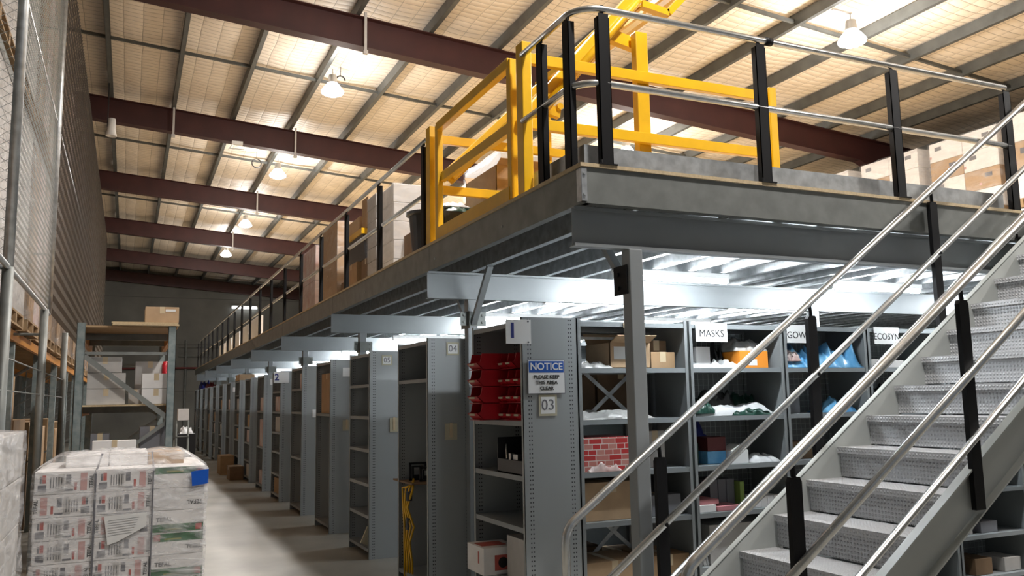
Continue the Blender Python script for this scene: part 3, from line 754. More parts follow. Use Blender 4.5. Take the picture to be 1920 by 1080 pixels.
for tx, x0, x1 in (('MASKS', 3.64, 3.915), ('GOWNS', 4.465, 4.74), ('ECOSYN', 5.345, 5.615)):
    s = plate_sign('category_sign', x0, x1, 4.938, 1.975, 2.108, 'white paper sign reading %s' % tx, 'paper', .002)
    text_mb(tx, .072, ((x0+x1)/2, 4.9355, 2.032), (1,0,0), (0,0,1), 'inkblack', 'lettering', s, bold=0)
tag(MB().box(3.05, 3.10, 4.936, 4.94, 2.06, 2.10).build('paper_label', 'tape'), 'small yellowish label on top edge of the X braced bay', 'label')

# ------------------------------------------------------------------ cartons
def carton(x0, x1, y0, y1, z0, z1, label, m='card', name='carton', cat='box', group=None, tape=True, lab=None, openf=False, face='y'):
    t = thing(name, ((x0+x1)/2, (y0+y1)/2, z0), label, cat, group)
    b_ = .003
    if openf:
        mb = MB(); th = .006
        mb.box(x0, x1, y0, y0+th, z0, z1); mb.box(x0, x1, y1-th, y1, z0, z1); mb.box(x0, x0+th, y0, y1, z0, z1); mb.box(x1-th, x1, y0, y1, z0, z1); mb.box(x0, x1, y0, y1, z0, z0+th)
        mb.build('body', m, t)
        mb = MB(); f = min(.12, (y1-y0)*.4)
        mb.prism([(y0, z1), (y0-f*.8, z1+f*.35), (y0-f*.8+.004, z1+f*.35+.004), (y0+.005, z1+.004)], 'x', x0+.01, x1-.01)
        fo = mb.build('flap', m, t); fixnormals(fo); mb = MB()
        mb.prism([(y1, z1), (y1+f*.5, z1+f*.7), (y1+f*.5-.005, z1+f*.7+.003), (y1-.005, z1+.002)], 'x', x0+.01, x1-.01)
        fo = mb.build('flap', m, t); fixnormals(fo)
    else:
        MB().box(x0, x1, y0, y1, z0, z1).build('body', m, t, bevel=b_)
        if tape:
            yc = (y0+y1)/2; xc = (x0+x1)/2
            mb = MB()
            if face == 'y': mb.box(xc-.024, xc+.024, y0-.001, y1+.001, z1, z1+.001); mb.box(xc-.024, xc+.024, y0-.0015, y0-.0003, z1-.07, z1+.001)
            else: mb.box(x0-.001, x1+.001, yc-.024, yc+.024, z1, z1+.001); mb.box(x0-.0015, x0-.0003, yc-.024, yc+.024, z1-.07, z1+.001)
            mb.build('tape', 'tape', t)
    if lab:
        u0, u1, v0, v1 = lab
        if face == 'y': MB().box(x0+(x1-x0)*u0, x0+(x1-x0)*u1, y0-.002, y0-.0005, z0+(z1-z0)*v0, z0+(z1-z0)*v1).build('label_sticker', 'paper', t)
        else: MB().box(x0-.002, x0-.0005, y0+(y1-y0)*u0, y0+(y1-y0)*u1, z0+(z1-z0)*v0, z0+(z1-z0)*v1).build('label_sticker', 'paper', t)
    return t
def lump(x0, x1, y0, y1, z0, z1, name, label, cat, m, seed=0, group=None, nx=26, ny=14, amp=.5):
    """crumpled bag or sheet: closed lumpy body"""
    mb = MB()
    for j in range(ny+1):
        for i in range(nx+1):
            u, v = i/nx, j/ny
            e = min(1, 5*min(u, 1-u))**.5*min(1, 4*min(v, 1-v))**.5
            h = .5+amp*noise.noise((u*5+seed*3.1, v*4, seed))+.35*amp*noise.noise((u*14+seed, v*12, seed+5))
            mb.v.append((x0+(x1-x0)*u+.012*noise.noise((u*9, v*9, seed+2)), y0+(y1-y0)*v+.012*noise.noise((u*9, v*9, seed+9)), z0+(z1-z0)*max(.02, e*h*1.25)))
    for j in range(ny):
        for i in range(nx):
            a = j*(nx+1)+i; mb.q(a, a+1, a+nx+2, a+nx+1)
    # skirt down to the base and the base itself
    ring = [i for i in range(nx+1)]+[j*(nx+1)+nx for j in range(1, ny+1)]+[ny*(nx+1)+i for i in range(nx-1, -1, -1)]+[j*(nx+1) for j in range(ny-1, 0, -1)]
    n0 = len(mb.v); mb.v += [(mb.v[r_][0], mb.v[r_][1], z0) for r_ in ring]
    L = len(ring)
    for i in range(L): mb.q(ring[i], n0+i, n0+(i+1) % L, ring[(i+1) % L])
    mb.f.append(tuple(n0+i for i in range(L))[::-1]); mb.m.append(0)
    o = mb.build(name, m, smooth=True); tag(o, label, cat, group); return o

for i, (a, b2, za, zb) in enumerate(REAR_CARTONS): carton(a, b2, 5.44, 5.78, za, zb, 'dark brown carton seen behind the X brace, %s' % ['low left', 'low right', 'middle', 'upper left', 'upper right'][i], 'card3', group='cartons on the rear side of row 03')
# --- bay 1 (X 2.69..3.58)
YB = 4.955
carton(2.97, 3.30, 5.0, 5.33, 1.791, 1.965, 'open brown carton with a white label, top shelf of the X braced bay', 'card2', lab=(.1, .62, .35, .85), openf=True)
carton(3.32, 3.52, 5.03, 5.3, 1.791, 1.905, 'small brown carton on the top shelf, right behind the front column', 'card')
carton(3.33, 3.50, 5.1, 5.34, 1.906, 1.99, 'dark carton lying on the small carton, top shelf right of front column', 'card3')
lump(2.72, 2.98, 4.97, 5.2, 1.791, 1.85, 'plastic_sheet', 'crumpled grey plastic at left of the top shelf above the X brace', 'plastic', 'greybag', 1)
lump(2.72, 3.30, 4.96, 5.2, 1.451, 1.52, 'plastic_sheet', 'crumpled grey plastic sheet on the shelf below the X brace', 'plastic', 'greybag', 2)
carton(2.725, 3.12, 4.97, 5.3, 1.111, 1.335, 'carton printed with a red and cream patchwork', 'patch', tape=False)
lump(2.75, 3.02, 4.95, 5.05, 1.111, 1.175, 'printed_bag', 'crumpled red and white bag in front of the patchwork carton', 'bag', 'pinkwrap', 3)
carton(2.73, 3.20, 5.0, 5.35, .791, 1.04, 'brown carton on the shelf under the patchwork carton', 'card2', tape=True)
carton(3.24, 3.5, 5.0, 5.3, .791, .93, 'dark box right of the brown carton, behind the black stair post', 'bindergrey')
carton(2.73, 3.19, 5.0, 5.36, .101, .53, 'large brown carton at the foot of the X braced bay', 'card2')
carton(3.23, 3.55, 5.0, 5.36, .101, .53, 'brown carton beside the large one, foot of the X braced bay', 'card')
carton(3.26, 3.42, 5.05, 5.3, 1.111, 1.36, 'white carton behind the front column in the patchwork shelf', 'offwhite')
# --- bay 2
carton(3.70, 3.82, 5.02, 5.25, 1.791, 1.945, 'white box below the MASKS sign', 'white', tape=False)
lump(3.62, 3.72, 5.0, 5.2, 1.791, 1.86, 'mask_packet', 'white and green packet at far left under the MASKS sign', 'packet', 'whitebag', 4)
lump(3.80, 4.08, 4.97, 5.2, 1.791, 1.86, 'paper_pile', 'bright white pile of masks below and right of the MASKS sign', 'masks', 'whitebag', 5)
carton(4.06, 4.32, 4.99, 5.25, 1.791, 1.915, 'bright orange carton on the MASKS shelf', 'orange', tape=False, lab=(.3, .6, .15, .5))
lump(4.05, 4.36, 5.02, 5.28, 1.917, 2.03, 'clothing_pile', 'blue grey bundle on top of the orange carton', 'bag', 'greybag', 6)
lump(3.95, 4.06, 5.15, 5.3, 1.791, 1.99, 'black_bag', 'black bag behind the white masks, left of orange carton', 'bag', 'blackp', 7)
lump(3.62, 4.38, 4.97, 5.18, 1.451, 1.545, 'white_bundle', 'white plastic bundles across the second shelf of the MASKS bay', 'bag', 'whitebag', 8)
lump(4.02, 4.38, 5.14, 5.34, 1.451, 1.64, 'green_bundle', 'dark green and grey plastic heap at right behind the white bundles', 'bag', 'darkgreen', 61)
lump(3.80, 4.10, 5.12, 5.2, 1.50, 1.66, 'black_bundle', 'black plastic bundle between the two dark green heaps', 'bag', 'blackp', 62)
lump(3.95, 4.30, 4.955, 5.0, 1.451, 1.50, 'dark_bag', 'thin dark green bag lying along the front edge of the white bundles', 'bag', 'darkgreen', 63)
lump(3.60, 4.0, 5.18, 5.36, 1.451, 1.64, 'green_bundle', 'dark green plastic heap behind the white bundles', 'bag', 'darkgreen', 9)
lump(3.63, 3.80, 4.96, 5.05, 1.47, 1.56, 'green_bag', 'small dark green bag lying over the white bundles', 'bag', 'darkgreen', 10)
carton(3.78, 3.94, 5.05, 5.3, 1.111, 1.20, 'teal and red box on the third shelf of the MASKS bay', 'bluebag', tape=False)
carton(3.79, 3.95, 5.06, 5.3, 1.201, 1.30, 'dark red box standing on the teal box', 'redpipe', tape=False)
t = thing('folded_card', (4.02, 5.05, 1.111), 'white folded card like a tent, third shelf of the MASKS bay', 'card')
mb = MB(); mb.prism([(3.95, 1.111), (4.10, 1.111), (4.10, 1.20), (4.03, 1.245), (3.95, 1.20)], 'y', 5.0, 5.12); mb.build('body', 'paper', t)
lump(4.12, 4.38, 4.97, 5.2, 1.111, 1.17, 'paper_stack', 'loose white and lilac papers on the third shelf of MASKS bay', 'papers', 'whitebag', 11)
carton(3.62, 3.74, 5.1, 5.32, 1.111, 1.26, 'dark green box at left end of the third MASKS bay shelf', 'darkgreen', tape=False)
lump(3.62, 3.9, 5.2, 5.36, 1.30, 1.42, 'blue_bag', 'dark blue bag at the back of the third MASKS bay shelf', 'bag', 'inkblue', 12)
carton(3.63, 3.78, 4.98, 5.2, .791, .84, 'small white box at the left of the fourth MASKS bay shelf', 'white', tape=False)
carton(3.64, 3.82, 5.0, 5.2, .841, .875, 'flat salmon box lying on the small white box', 'pink', tape=False)
carton(3.79, 4.0, 4.98, 5.2, .791, .825, 'flat dark red box on the fourth MASKS bay shelf', 'pink', tape=False)
for i in range(3): carton(3.86+.075*i, 3.93+.075*i, 5.15, 5.35, .791, .99, ['grey box file, left of three on the fourth MASKS bay shelf','grey box file, middle of three on the fourth MASKS bay shelf','grey box file, right of three on the fourth MASKS bay shelf'][i], 'bindergrey', tape=False, name='box_file', cat='box file', group='grey box files')
carton(4.09, 4.13, 5.1, 5.3, .791, .97, 'lime green box file beside the grey ones', 'lime', tape=False, name='box_file', cat='box file')
for i in range(4): carton(4.14+.058*i, 4.194+.058*i, 5.0, 5.15, .791, .87, 'small white packet, %s of four beside the lime box file' % ORD[i], 'white', tape=False, name='small_packet', cat='packet', group='small white packets in a row')
carton(3.72, 4.36, 4.99, 5.33, .431, .70, 'long white box on the fifth shelf of the MASKS bay', 'offwhite', tape=False)
lump(3.62, 3.72, 5.0, 5.2, .431, .69, 'grey_bag', 'grey bag squeezed left of the long white box', 'bag', 'greybag', 13)
carton(3.66, 4.2, 4.99, 5.33, .101, .38, 'white carton at the foot of the MASKS bay', 'offwhite')
# --- bay 3
for i, (a, b2, h) in enumerate(((4.46, 4.76, 1.97), (4.70, 5.02, 1.94), (4.95, 5.24, 1.97))):
    lump(a, b2, 4.96, 5.3, 1.791, h+.03, 'gown_pack', ['blue gown pack below the GOWNS sign', 'blue gown pack behind the black stair post', 'blue gown pack at right end of the GOWNS shelf'][i], 'bag', 'bluebag', 14+i, group='blue gown packs')
lump(4.48, 4.62, 4.96, 5.05, 1.84, 1.93, 'pink_packet', 'small pink and white packet on the blue gown packs', 'packet', 'pinkwrap', 18)
lump(4.9, 5.2, 5.0, 5.25, 1.451, 1.56, 'blue_packet', 'pale blue packets on the second shelf of the GOWNS bay', 'packet', 'bluebag', 19)
carton(4.48, 4.70, 5.1, 5.34, 1.451, 1.62, 'dark box on the second shelf of the GOWNS bay', 'bindergrey', tape=False)
carton(4.50, 4.75, 5.05, 5.3, 1.111, 1.24, 'dark box on the third shelf of the GOWNS bay', 'card3', tape=False)
# --- bay 4, 5
carton(5.33, 5.45, 5.0, 5.2, 1.791, 1.86, 'small pale box below the ECOSYN sign', 'offwhite', tape=False)
carton(5.50, 5.72, 5.0, 5.2, 1.791, 1.85, 'low white box right of the small one, ECOSYN shelf', 'offwhite', tape=False)
lump(5.33, 5.6, 5.0, 5.25, 1.451, 1.68, 'black_bag', 'black bag on the second shelf of the ECOSYN bay', 'bag', 'blackp', 20)
for i, (x, z, m_) in enumerate(((6.15, .431, 'offwhite'), (6.45, .431, 'bindergrey'), (6.7, .101, 'offwhite'), (6.35, .101, 'card3'), (6.5, .791, 'bindergrey'), (7.1, .431, 'white'))):
    carton(x, x+.2, 5.0, 5.25, z+.001, z+.07+.02*i, ['flat pale box under the stairs, left on the mid shelf','dark box under the stairs, right on the mid shelf','pale box low under the stairs at the right','brown box low under the stairs','grey box behind the near stringer','white box at far right under the stairs'][i], m_, tape=False)

# --- end unit 03 contents (X 2.3..2.69, Y 4.95..5.8)
def bin_tub(x, y, z, dx, dy, dz, label, group):
    """stacking bin with low front, front faces -X"""
    t = thing('storage_bin', (x, y, z), label, 'storage bin', group)
    th = .004; mb = MB()
    mb.box(x, x+dx, y, y+dy, z, z+th); mb.box(x+dx-th, x+dx, y, y+dy, z, z+dz)
    side = [(x+.03, z), (x+dx, z), (x+dx, z+dz), (x+.02, z+dz), (x+.008, z+dz*.5), (x-.02, z+dz*.42)]
    mb.prism(side, 'y', y, y+th); mb.prism(side, 'y', y+dy-th, y+dy)
    mb.prism([(x-.02, z+dz*.42), (x-.012, z+dz*.42), (x+.036, z), (x+.028, z)], 'y', y, y+dy)
    o = mb.build('tub', 'redp', t); fixnormals(o)
    MB().box(x-.022, x-.016, y+dy*.25, y+dy*.75, z+dz*.28, z+dz*.40).build('label_clip', 'beige', t)
    return t
for c in range(4):
    for r_ in range(4):
        y = 4.985+.10*c if c < 3 else 5.30
        if c == 3: bin_tub(2.165, 5.37, 1.457+.113*r_, .43, .185, .1115, 'large red storage bin, %s from the bottom of the left stack' % ORD[r_], 'large red bins on unit 03')
        elif r_ < (3 if c == 0 else 4): bin_tub(2.305, 4.985+.125*c, 1.457+.113*r_, .32, .118, .105, 'small red storage bin, level %s up, %s column from the NOTICE panel' % (['one','two','three','four'][r_], ORD[c]), 'small red bins on unit 03')
t = thing('tool_crate', (2.45, 5.2, 1.111), 'black plastic crate of metal parts under the red bins', 'crate')
mb = MB(); mb.box(2.31,2.66,5.0,5.42,1.112,1.118); mb.box(2.31,2.316,5.0,5.42,1.112,1.20); mb.box(2.654,2.66,5.0,5.42,1.112,1.34); mb.box(2.31,2.66,5.0,5.006,1.112,1.31); mb.box(2.31,2.66,5.414,5.42,1.112,1.34); mb.build('body','blackp',t)
mb = MB(); mb.tube([(2.33,5.02,1.20),(2.37,5.12,1.28)],.007,6); mb.tube([(2.33,5.3,1.2),(2.36,5.38,1.29)],.007,6); mb.box(2.33,2.36,5.13,5.2,1.2,1.235); mb.box(2.32,2.35,5.22,5.25,1.20,1.24); mb.build('metal_part','tube',t)
carton(2.34, 2.62, 5.05, 5.35, .432, .70, 'white printed box on the lower shelf of unit 03', 'offwhite', tape=False, face='x')
carton(2.30, 2.62, 5.36, 5.66, .102, .40, 'grey carton low in unit 03', 'bindergrey', tape=False, face='x')
carton(2.33, 2.60, 5.02, 5.30, .102, .36, 'brown carton at the bottom of unit 03', 'card', face='x')
t = thing('printed_box', (2.25, 5.5, .43), 'white glossy printed box jutting from the lower shelf of unit 03', 'box')
MB().box(2.20,2.46,5.42,5.72,.432,.61).build('body','white',t,bevel=.003)
mb = MB(); mb.box(2.198,2.1995,5.50,5.52,.50,.58); mb.prism([(2.22,.611),(2.4,.611),(2.4,.613),(2.22,.613)],'y',5.5,5.65); mb.box(2.28,2.40,5.4185,5.4195,.46,.56); mb.build('print','inkred',t)
MB().tube([(2.34,5.4175,.51),(2.34,5.4195,.51)],.035,16).build('emblem','inkblack',t)

# --- unit 04: handheld scanners on a ledge and yellow straps hanging down
t = thing('strap_rack', (2.4, 7.6, .84), 'black rack with three framed readers holding yellow hanging straps in unit 04', 'tool rack')
MB().box(2.30,2.60,7.32,8.0-.1,.86,.875).build('ledge','card3',t)
for i in range(3):
    x, y, z = 2.315+.05*i, 7.74-.15*i, .876; w_, h_ = .16, .19-.03*i
    mb = MB(); mb.box(x,x+.016,y,y+.02,z,z+h_); mb.box(x+w_-.016,x+w_,y,y+.02,z,z+h_); mb.box(x,x+w_,y,y+.02,z,z+.018); mb.box(x,x+w_,y,y+.02,z+h_-.018,z+h_)
    mb.box(x+.03,x+w_-.03,y+.01,y+.05,z+.0,z+h_*.8)
    f_ = mb.build('reader_frame','blackp',t); MB().box(x+.045,x+w_-.045,y+.004,y+.0095,z+.05,z+h_*.72).build('screen','galv',f_)
for i in range(4):
    y = 7.36+.045*i; x = 2.31-.008*i
    MB().tube([(x+.05,y+.10-.05*i,.90-.02*i),(x,y+.03*(i-1),.82),(x-.02,y-.03*(i-2),.66),(x+.01,y+.022*(i-1.5),.5),(x-.01,y+.02*(1.5-i),.36),(x,y-.01,.2),(x+.01,y+.01*i,.01)],.010,6).build('strap','yellow',t,smooth=True)
MB().tube([(2.3,7.42,.47),(2.3,7.42,.57)],.022,8).build('clip','blackp',t); MB().tube([(2.3,7.40,.72),(2.3,7.40,.80)],.03,8).build('clip','blackp',t)
MB().tube([tuple(p) for p in arc((2.3,7.50,.44),.045,0,2*PI,(0,1,0),(0,0,1),12)],.006,5,caps=False).build('hook_ring','blackp',t)
# --- unit 05 and further
carton(2.34, 2.50, 8.80, 8.92, 1.101, 1.24, 'small dark box on the middle shelf of unit 05', 'blackp', tape=False, face='x')
t = thing('beige_pad', (2.4, 8.95, .101), 'beige folded pad leaning low in unit 05', 'pad'); MB().bar((2.33,8.95,.11),(2.40,8.95,.27),.16,.03,(0,1,0)).build('body','beige',t)
carton(2.32, 2.66, 10.68, 11.30, 1.452, 1.96, 'tall brown carton in the upper cell of the fourth end unit', 'card', face='x')
carton(2.32, 2.6, 12.6, 12.85, 1.802, 2.02, 'pale and red box on top shelf of the fifth end unit', 'pinkwrap', tape=False, face='x')
mm = ['pinkwrap', 'card', 'card3', 'offwhite']
for k in range(5, 16):
    for j, z in enumerate((.10, .79, 1.11, 1.45)):
        if (k*5+j*3) % 4 == 0 or (k % 3 == 0 and j == 2): continue
        y = ROW(k)+.08+.03*((k+j) % 3)
        carton(2.32, 2.64, y, y+.55, z+.002, z+(.5 if k % 3 == 0 and j in (1,) else .25), 'carton on the %s shelf level of the %s end unit along the aisle' % (['bottom','middle','fourth','upper'][j], ORD[k]),
               mm[0] if k == 6 else mm[(k+j) % 4], tape=False, face='x', group='cartons in the far end units')
carton(2.32, 2.66, 20.5, 21.3, 2.122, 2.26, 'flat brown carton lying on top of a far end unit', 'card2', face='x')
lump(2.3, 2.7, 31.6, 33.0, 2.122, 2.45, 'dark_bag', 'dark blue bag on top of the last end units', 'bag', 'inkblue', 31)
lump(2.32, 2.7, 29.6, 30.3, 2.122, 2.36, 'dark_bag', 'dark grey and red bag on top of a far end unit', 'bag', 'redpipe', 32)
carton(2.0, 2.28, 19.0, 19.6, 0.001, .28, 'brown carton on the floor in front of the far end units', 'card3', face='x')
carton(1.96, 2.26, 20.6, 21.3, 0.001, .42, 'larger brown carton on the floor beside the far end units', 'card', face='x')

# ------------------------------------------------------------------ goods on the mezzanine
D = DZ+.001
def white_stack(x0, x1, y0, y1, top, n, label, m='offwhite'):
    t = thing('carton_stack', ((x0+x1)/2, (y0+y1)/2, D), label, 'boxes')
    h = (top-D)/n
    for i in range(n): MB().box(x0+.004*(i % 2), x1-.004*(i % 2), y0+.003, y1-.003, D+h*i+.001, D+h*(i+1)-.004).build('carton', m, t, bevel=.004)
    MB().box(x0-.006, x1+.006, y0-.004, y1+.004, D, top+.005).build('wrap_film', 'film3', t)
    return t
white_stack(2.55, 2.95, 8.745, 9.26, 3.95, 5, 'tall wrapped white carton stack behind the railing, left of the yellow gate', 'white')
white_stack(2.55, 2.82, 9.46, 9.86, 4.01, 7, 'tall grey wrapped carton stack just left of the white one')
carton(2.66, 3.0, 8.33, 8.72, D, 3.36, 'small brown carton between black bin and white stack', 'card3')
t = thing('waste_bin', (2.56, 7.75, D), 'black flared bin behind the railing beside the yellow gate', 'bin')
MB().lathe((2.60, 7.78, D), [(0,0),(.13,0),(.17,.46),(.20,.47),(.20,.50),(.165,.50),(.125,.02),(0,.02)], 4+16).build('body','blackp',t)
carton(2.62, 2.92, 10.0, 10.42, D, 3.35, 'brown carton below the yellow topped crate', 'card3', face='x')
t = thing('lidded_crate', (2.75, 10.7, 3.36), 'black crate with a yellow lid on cartons behind the railing', 'crate')
carton(2.58, 2.95, 10.50, 11.1, D, 3.355, 'brown carton under the black crate', 'card', face='x')
MB().prism([(2.62,3.358),(2.92,3.358),(2.96,3.66),(2.58,3.66)],'y',10.2,11.05).build('body','blackp',t); MB().box(2.56,2.98,10.18,11.07,3.66,3.73).build('lid','yellow',t)
carton(2.6, 2.95, 10.45, 11.0, 3.732, 3.93, 'pale carton on the yellow crate lid', 'card2')
carton(2.62, 2.9, 10.1, 10.4, 3.732, 4.12, 'upright brown carton standing on the yellow crate lid', 'card')
white_stack(2.55, 2.95, 11.48, 12.48, 4.08, 1, 'tall single brown carton behind the railing', 'card')
carton(2.6, 2.9, 11.12, 11.45, D, 3.2, 'small brown carton at the foot of the tall brown one', 'card3')
white_stack(2.55, 2.90, 13.0, 14.1, 4.0, 2, 'wrapped white and pink carton stack far left behind the railing', 'pinkwrap')
white_stack(3.2, 4.2, 15.0, 16.1, 3.9, 3, 'dark wrapped stack further along behind the railing', 'bindergrey')
for i in range(5):
    carton(2.62, 2.70, 19.6+1.9*i, 21.2+1.9*i, D, 3.55-.03*i, 'white board leaning upright far behind the railing, %s along' % ORD[i], 'white', tape=False, name='white_board', cat='board', group='white boards behind the railing')
carton(2.8, 3.3, 27.5, 29.0, D, 3.5, 'pale brown carton far along the mezzanine edge', 'card2', face='x')
# behind the gate
t = thing('plastic_tub', (3.0, 8.0, D), 'black tub of green and white bags behind the yellow gate', 'tub')
MB().prism([(2.72,D),(3.14,D),(3.2,3.38),(2.66,3.38)],'y',7.45,8.42).build('body','blackp',t)
lump(2.70, 3.16, 7.5, 8.38, 3.382, 3.52, 'bag_heap', 'green and white bags heaped in the black tub', 'bags', 'darkgreen', 41)
lump(2.72, 3.0, 7.6, 8.1, 3.46, 3.55, 'white_bag', 'white bag lying on the green bags in the tub', 'bag', 'whitebag', 42)
carton(3.10, 3.75, 7.2, 8.0, D, 3.80, 'open brown carton behind the yellow gate', 'card', openf=True)
carton(3.25, 3.7, 8.35, 8.9, D, 3.7, 'low pale carton behind the black tub', 'card2')
t = thing('black_case', (3.3, 6.4, D), 'black case on the mezzanine floor behind the gate kick plate', 'case'); MB().box(3.0,3.35,6.1,6.7,D,3.22).build('body','blackp',t,bevel=.01); MB().tube([(3.0,6.3,3.1),(2.97,6.33,3.1),(2.97,6.47,3.1),(3.0,6.5,3.1)],.008,6).build('handle','blackp',t)

def pallet_base(mb, x0, x1, y0, y1, z0):
    for i in range(7):
        a = x0+(x1-x0-.09)*i/6; mb.box(a, a+.09, y0, y1, z0+.12, z0+.14)
    for i in range(3):
        b_ = y0+(y1-y0-.09)*i/2; mb.box(x0, x1, b_, b_+.09, z0+.02, z0+.12)
    for i in range(3):
        a = x0+(x1-x0-.09)*i/2; mb.box(a, a+.09, y0, y1, z0, z0+.02)
def film_shell(mb, x0, x1, y0, y1, z0, z1, inset=.0, seed=0, dome=0, amp=.012, nx=16, nz=16, top_inset=0):
    """wrinkled wrap: sides as a ring grid, then a top grid"""
    per = []
    n = nx
    for i in range(n): per.append((i/n, 0, 0))
    ring = [(x0+(x1-x0)*i/n, y0) for i in range(n)]+[(x1, y0+(y1-y0)*i/n) for i in range(n)]+[(x1-(x1-x0)*i/n, y1) for i in range(n)]+[(x0, y1-(y1-y0)*i/n) for i in range(n)]
    cx, cy = (x0+x1)/2, (y0+y1)/2; L = len(ring); base = len(mb.v)
    steps = [(z0+(z1-z0)*j/nz, 1.0) for j in range(nz+1)]
    if dome:
        for j in range(1, 7):
            t_ = j/6; steps.append((z1+dome*(1-(1-t_)**1.5), 1-top_inset*t_))
    for z, sc_ in steps:
        for x, y in ring:
            d = amp*noise.noise((x*7+seed, y*7, z*5)); ux = 1 if x > cx else -1; uy = 1 if y > cy else -1
            xx = cx+(x-cx)*sc_; yy2 = cy+(y-cy)*sc_
            mb.v.append((xx+ux*abs(d) if x in (x0, x1) else xx, yy2+uy*abs(d) if y in (y0, y1) else yy2, z+amp*noise.noise((x*6, y*6, z*6+seed))*(1 if z > z0 else 0)))
    for j in range(len(steps)-1):
        for i in range(L):
            a = base+j*L+i; b_ = base+j*L+(i+1) % L; mb.q(a, b_, b_+L, a+L)
    # top as fan of shrinking rings
    last = base+(len(steps)-1)*L; zt = steps[-1][0]; sc0 = steps[-1][1]; prev = last
    for j in range(1, 7):
        f_ = sc0*(1-j/6.0*.98); st_ = len(mb.v)
        for x, y in ring: mb.v.append((cx+(x-cx)*f_, cy+(y-cy)*f_, zt+amp*1.2*noise.noise((x*f_*9, y*f_*9, seed+3))))
        for i in range(L): mb.q(prev+i, prev+(i+1) % L, st_+(i+1) % L, st_+i)
        prev = st_

def load(label, name='pallet_load', m='white', nx_=2, ny_=2, nz_=4, W=1.1, Dp=1.1, H=1.05, filmm='film', group=None, base=True, gapm=.01, mats=None, marks=False):
    t = local_thing(name, label, 'pallet of boxes', group)
    z = 0
    if base:
        mb = MB(); pallet_base(mb, -W/2, W/2, -Dp/2, Dp/2, 0); mb.build('pallet', 'wood', t); z = .141
    h = (H-z)/nz_
    for k in range(nz_):
        for j in range(ny_):
            for i in range(nx_):
                wv, dv = W/nx_, Dp/ny_
                mm_ = m if mats is None else mats[(i+2*j+3*k) % len(mats)]
                o = MB().box(-W/2+wv*i+.004, -W/2+wv*(i+1)-.004, -Dp/2+dv*j+.004, -Dp/2+dv*(j+1)-.004, z+h*k+.001, z+h*(k+1)-.003).build('carton', mm_, t, bevel=.006)
                if marks and i == 0 and j < 2:
                    xx_ = -W/2+.002; yy_ = -Dp/2+dv*j+dv*(.22 if (j+k) % 2 else .62)
                    MB().box(xx_-.002, xx_, yy_, yy_+.13, z+h*k+h*.55, z+h*k+h*.75).build('printed_mark', 'inkgrey', o)
                    MB().box(xx_-.002, xx_, yy_+.2, yy_+.24, z+h*k+h*.2, z+h*k+h*.32).build('printed_mark', 'inkpink', o)
    mb = MB(); film_shell(mb, -W/2-.008, W/2+.008, -Dp/2-.008, Dp/2+.008, z-.02 if base else .01, H+.01, seed=random.random()*9, nx=12, nz=12, amp=.02)
    mb.build('wrap_film', filmm, t, smooth=True)
    return t
# right hand loads
L1 = load('', m='white', nz_=4, mats=['white','white','white','card2','white'], H=1.5, W=1.15, Dp=1.3, filmm='film3', marks=True)
L2 = load('', m='card2', nz_=3, mats=['white','card2'], H=1.5, W=1.15, Dp=1.3, filmm='film3', marks=True)
rl = [(13.3, 6.7), (13.25, 8.03), (13.4, 9.68), (13.35, 11.18), (13.3, 12.75), (13.35, 14.3)]
rn = ['first from right', 'second from right', 'third from right', 'fourth from right', 'fifth from right', 'farthest']
for i, (x, y) in enumerate(rl):
    for lv in (0, 1):
        src = L2 if (i == 1 or i == 0) else L1
        first_ = (i == 0 and lv == 0) or (i == 2 and lv == 0)
        o = src if first_ else dup(src)
        o.location = (x, y, D+1.522*lv); o['label'] = 'wrapped carton pallet beyond the front rail, %s, %s' % (['bottom of pile','top of pile'][lv], rn[i]); o['group'] = 'pallet loads right of the mezzanine'
# white cartons on a pallet behind the gate
L3 = load('wrapped pallet of white cartons seen through the yellow gate', m='white', nz_=3, H=1.42, filmm='film3'); L3.location = (4.2, 8.9, D)
o = dup(L3, label='second wrapped pallet of white cartons, right behind the gate'); o.location = (5.3, 9.4, D-.0)
# ------------------------------------------------------------------ foreground pallet
fp = thing('pallet_load', (-.02, 7.73, 0), 'shrink wrapped pallet of white and green printed cartons in the aisle', 'pallet of boxes')
px0, px1, py0, py1 = -.60, .57, 7.15, 8.30
mb = MB(); pallet_base(mb, px0, px1, py0, py1, 0); mb.build('pallet', 'wood', fp)
h = .165
def prints_left(x0, x1, z0, z1, o, flip, k):
    y = 7.149
    w_ = x1-x0
    S = (lambda u: x1-w_*u) if flip else (lambda u: x0+w_*u)
    def r(u0, u1, v0, v1): 
        a, b_ = sorted((S(u0), S(u1))); return (a, b_, y-.0012, y-.0002, z0+(z1-z0)*v0, z0+(z1-z0)*v1)
    MB().box(*r(.76, .87, .12, .9)).build('printed_panel', 'inkpink', o)
    mb = MB(); mb.box(*r(.06, .20, .12, .42)); mb.box(*r(.09, .12, .5, .8)); mb.box(*r(.52, .60, .45, .85)); mb.box(*r(.50, .64, .12, .2))
    for i in range(5): mb.box(*r(.26+.045*i, .275+.045*i, .2, .75))
    mb.build('printed_text', 'inkgrey', o)
    MB().box(*r(.13, .19, .5, .85)).box(*r(.66, .70, .15, .5)).build('printed_mark', 'inkred', o)
    MB().box(*r(.38, .49, .12, .88)).build('printed_tint', 'offwhite', o)
    text_mb('TEFAL', .036, (S(.945), y-.0015, (z0+z1)/2), (0,0,1), (-1,0,0), 'inkblack', 'lettering', o, bold=.0008)
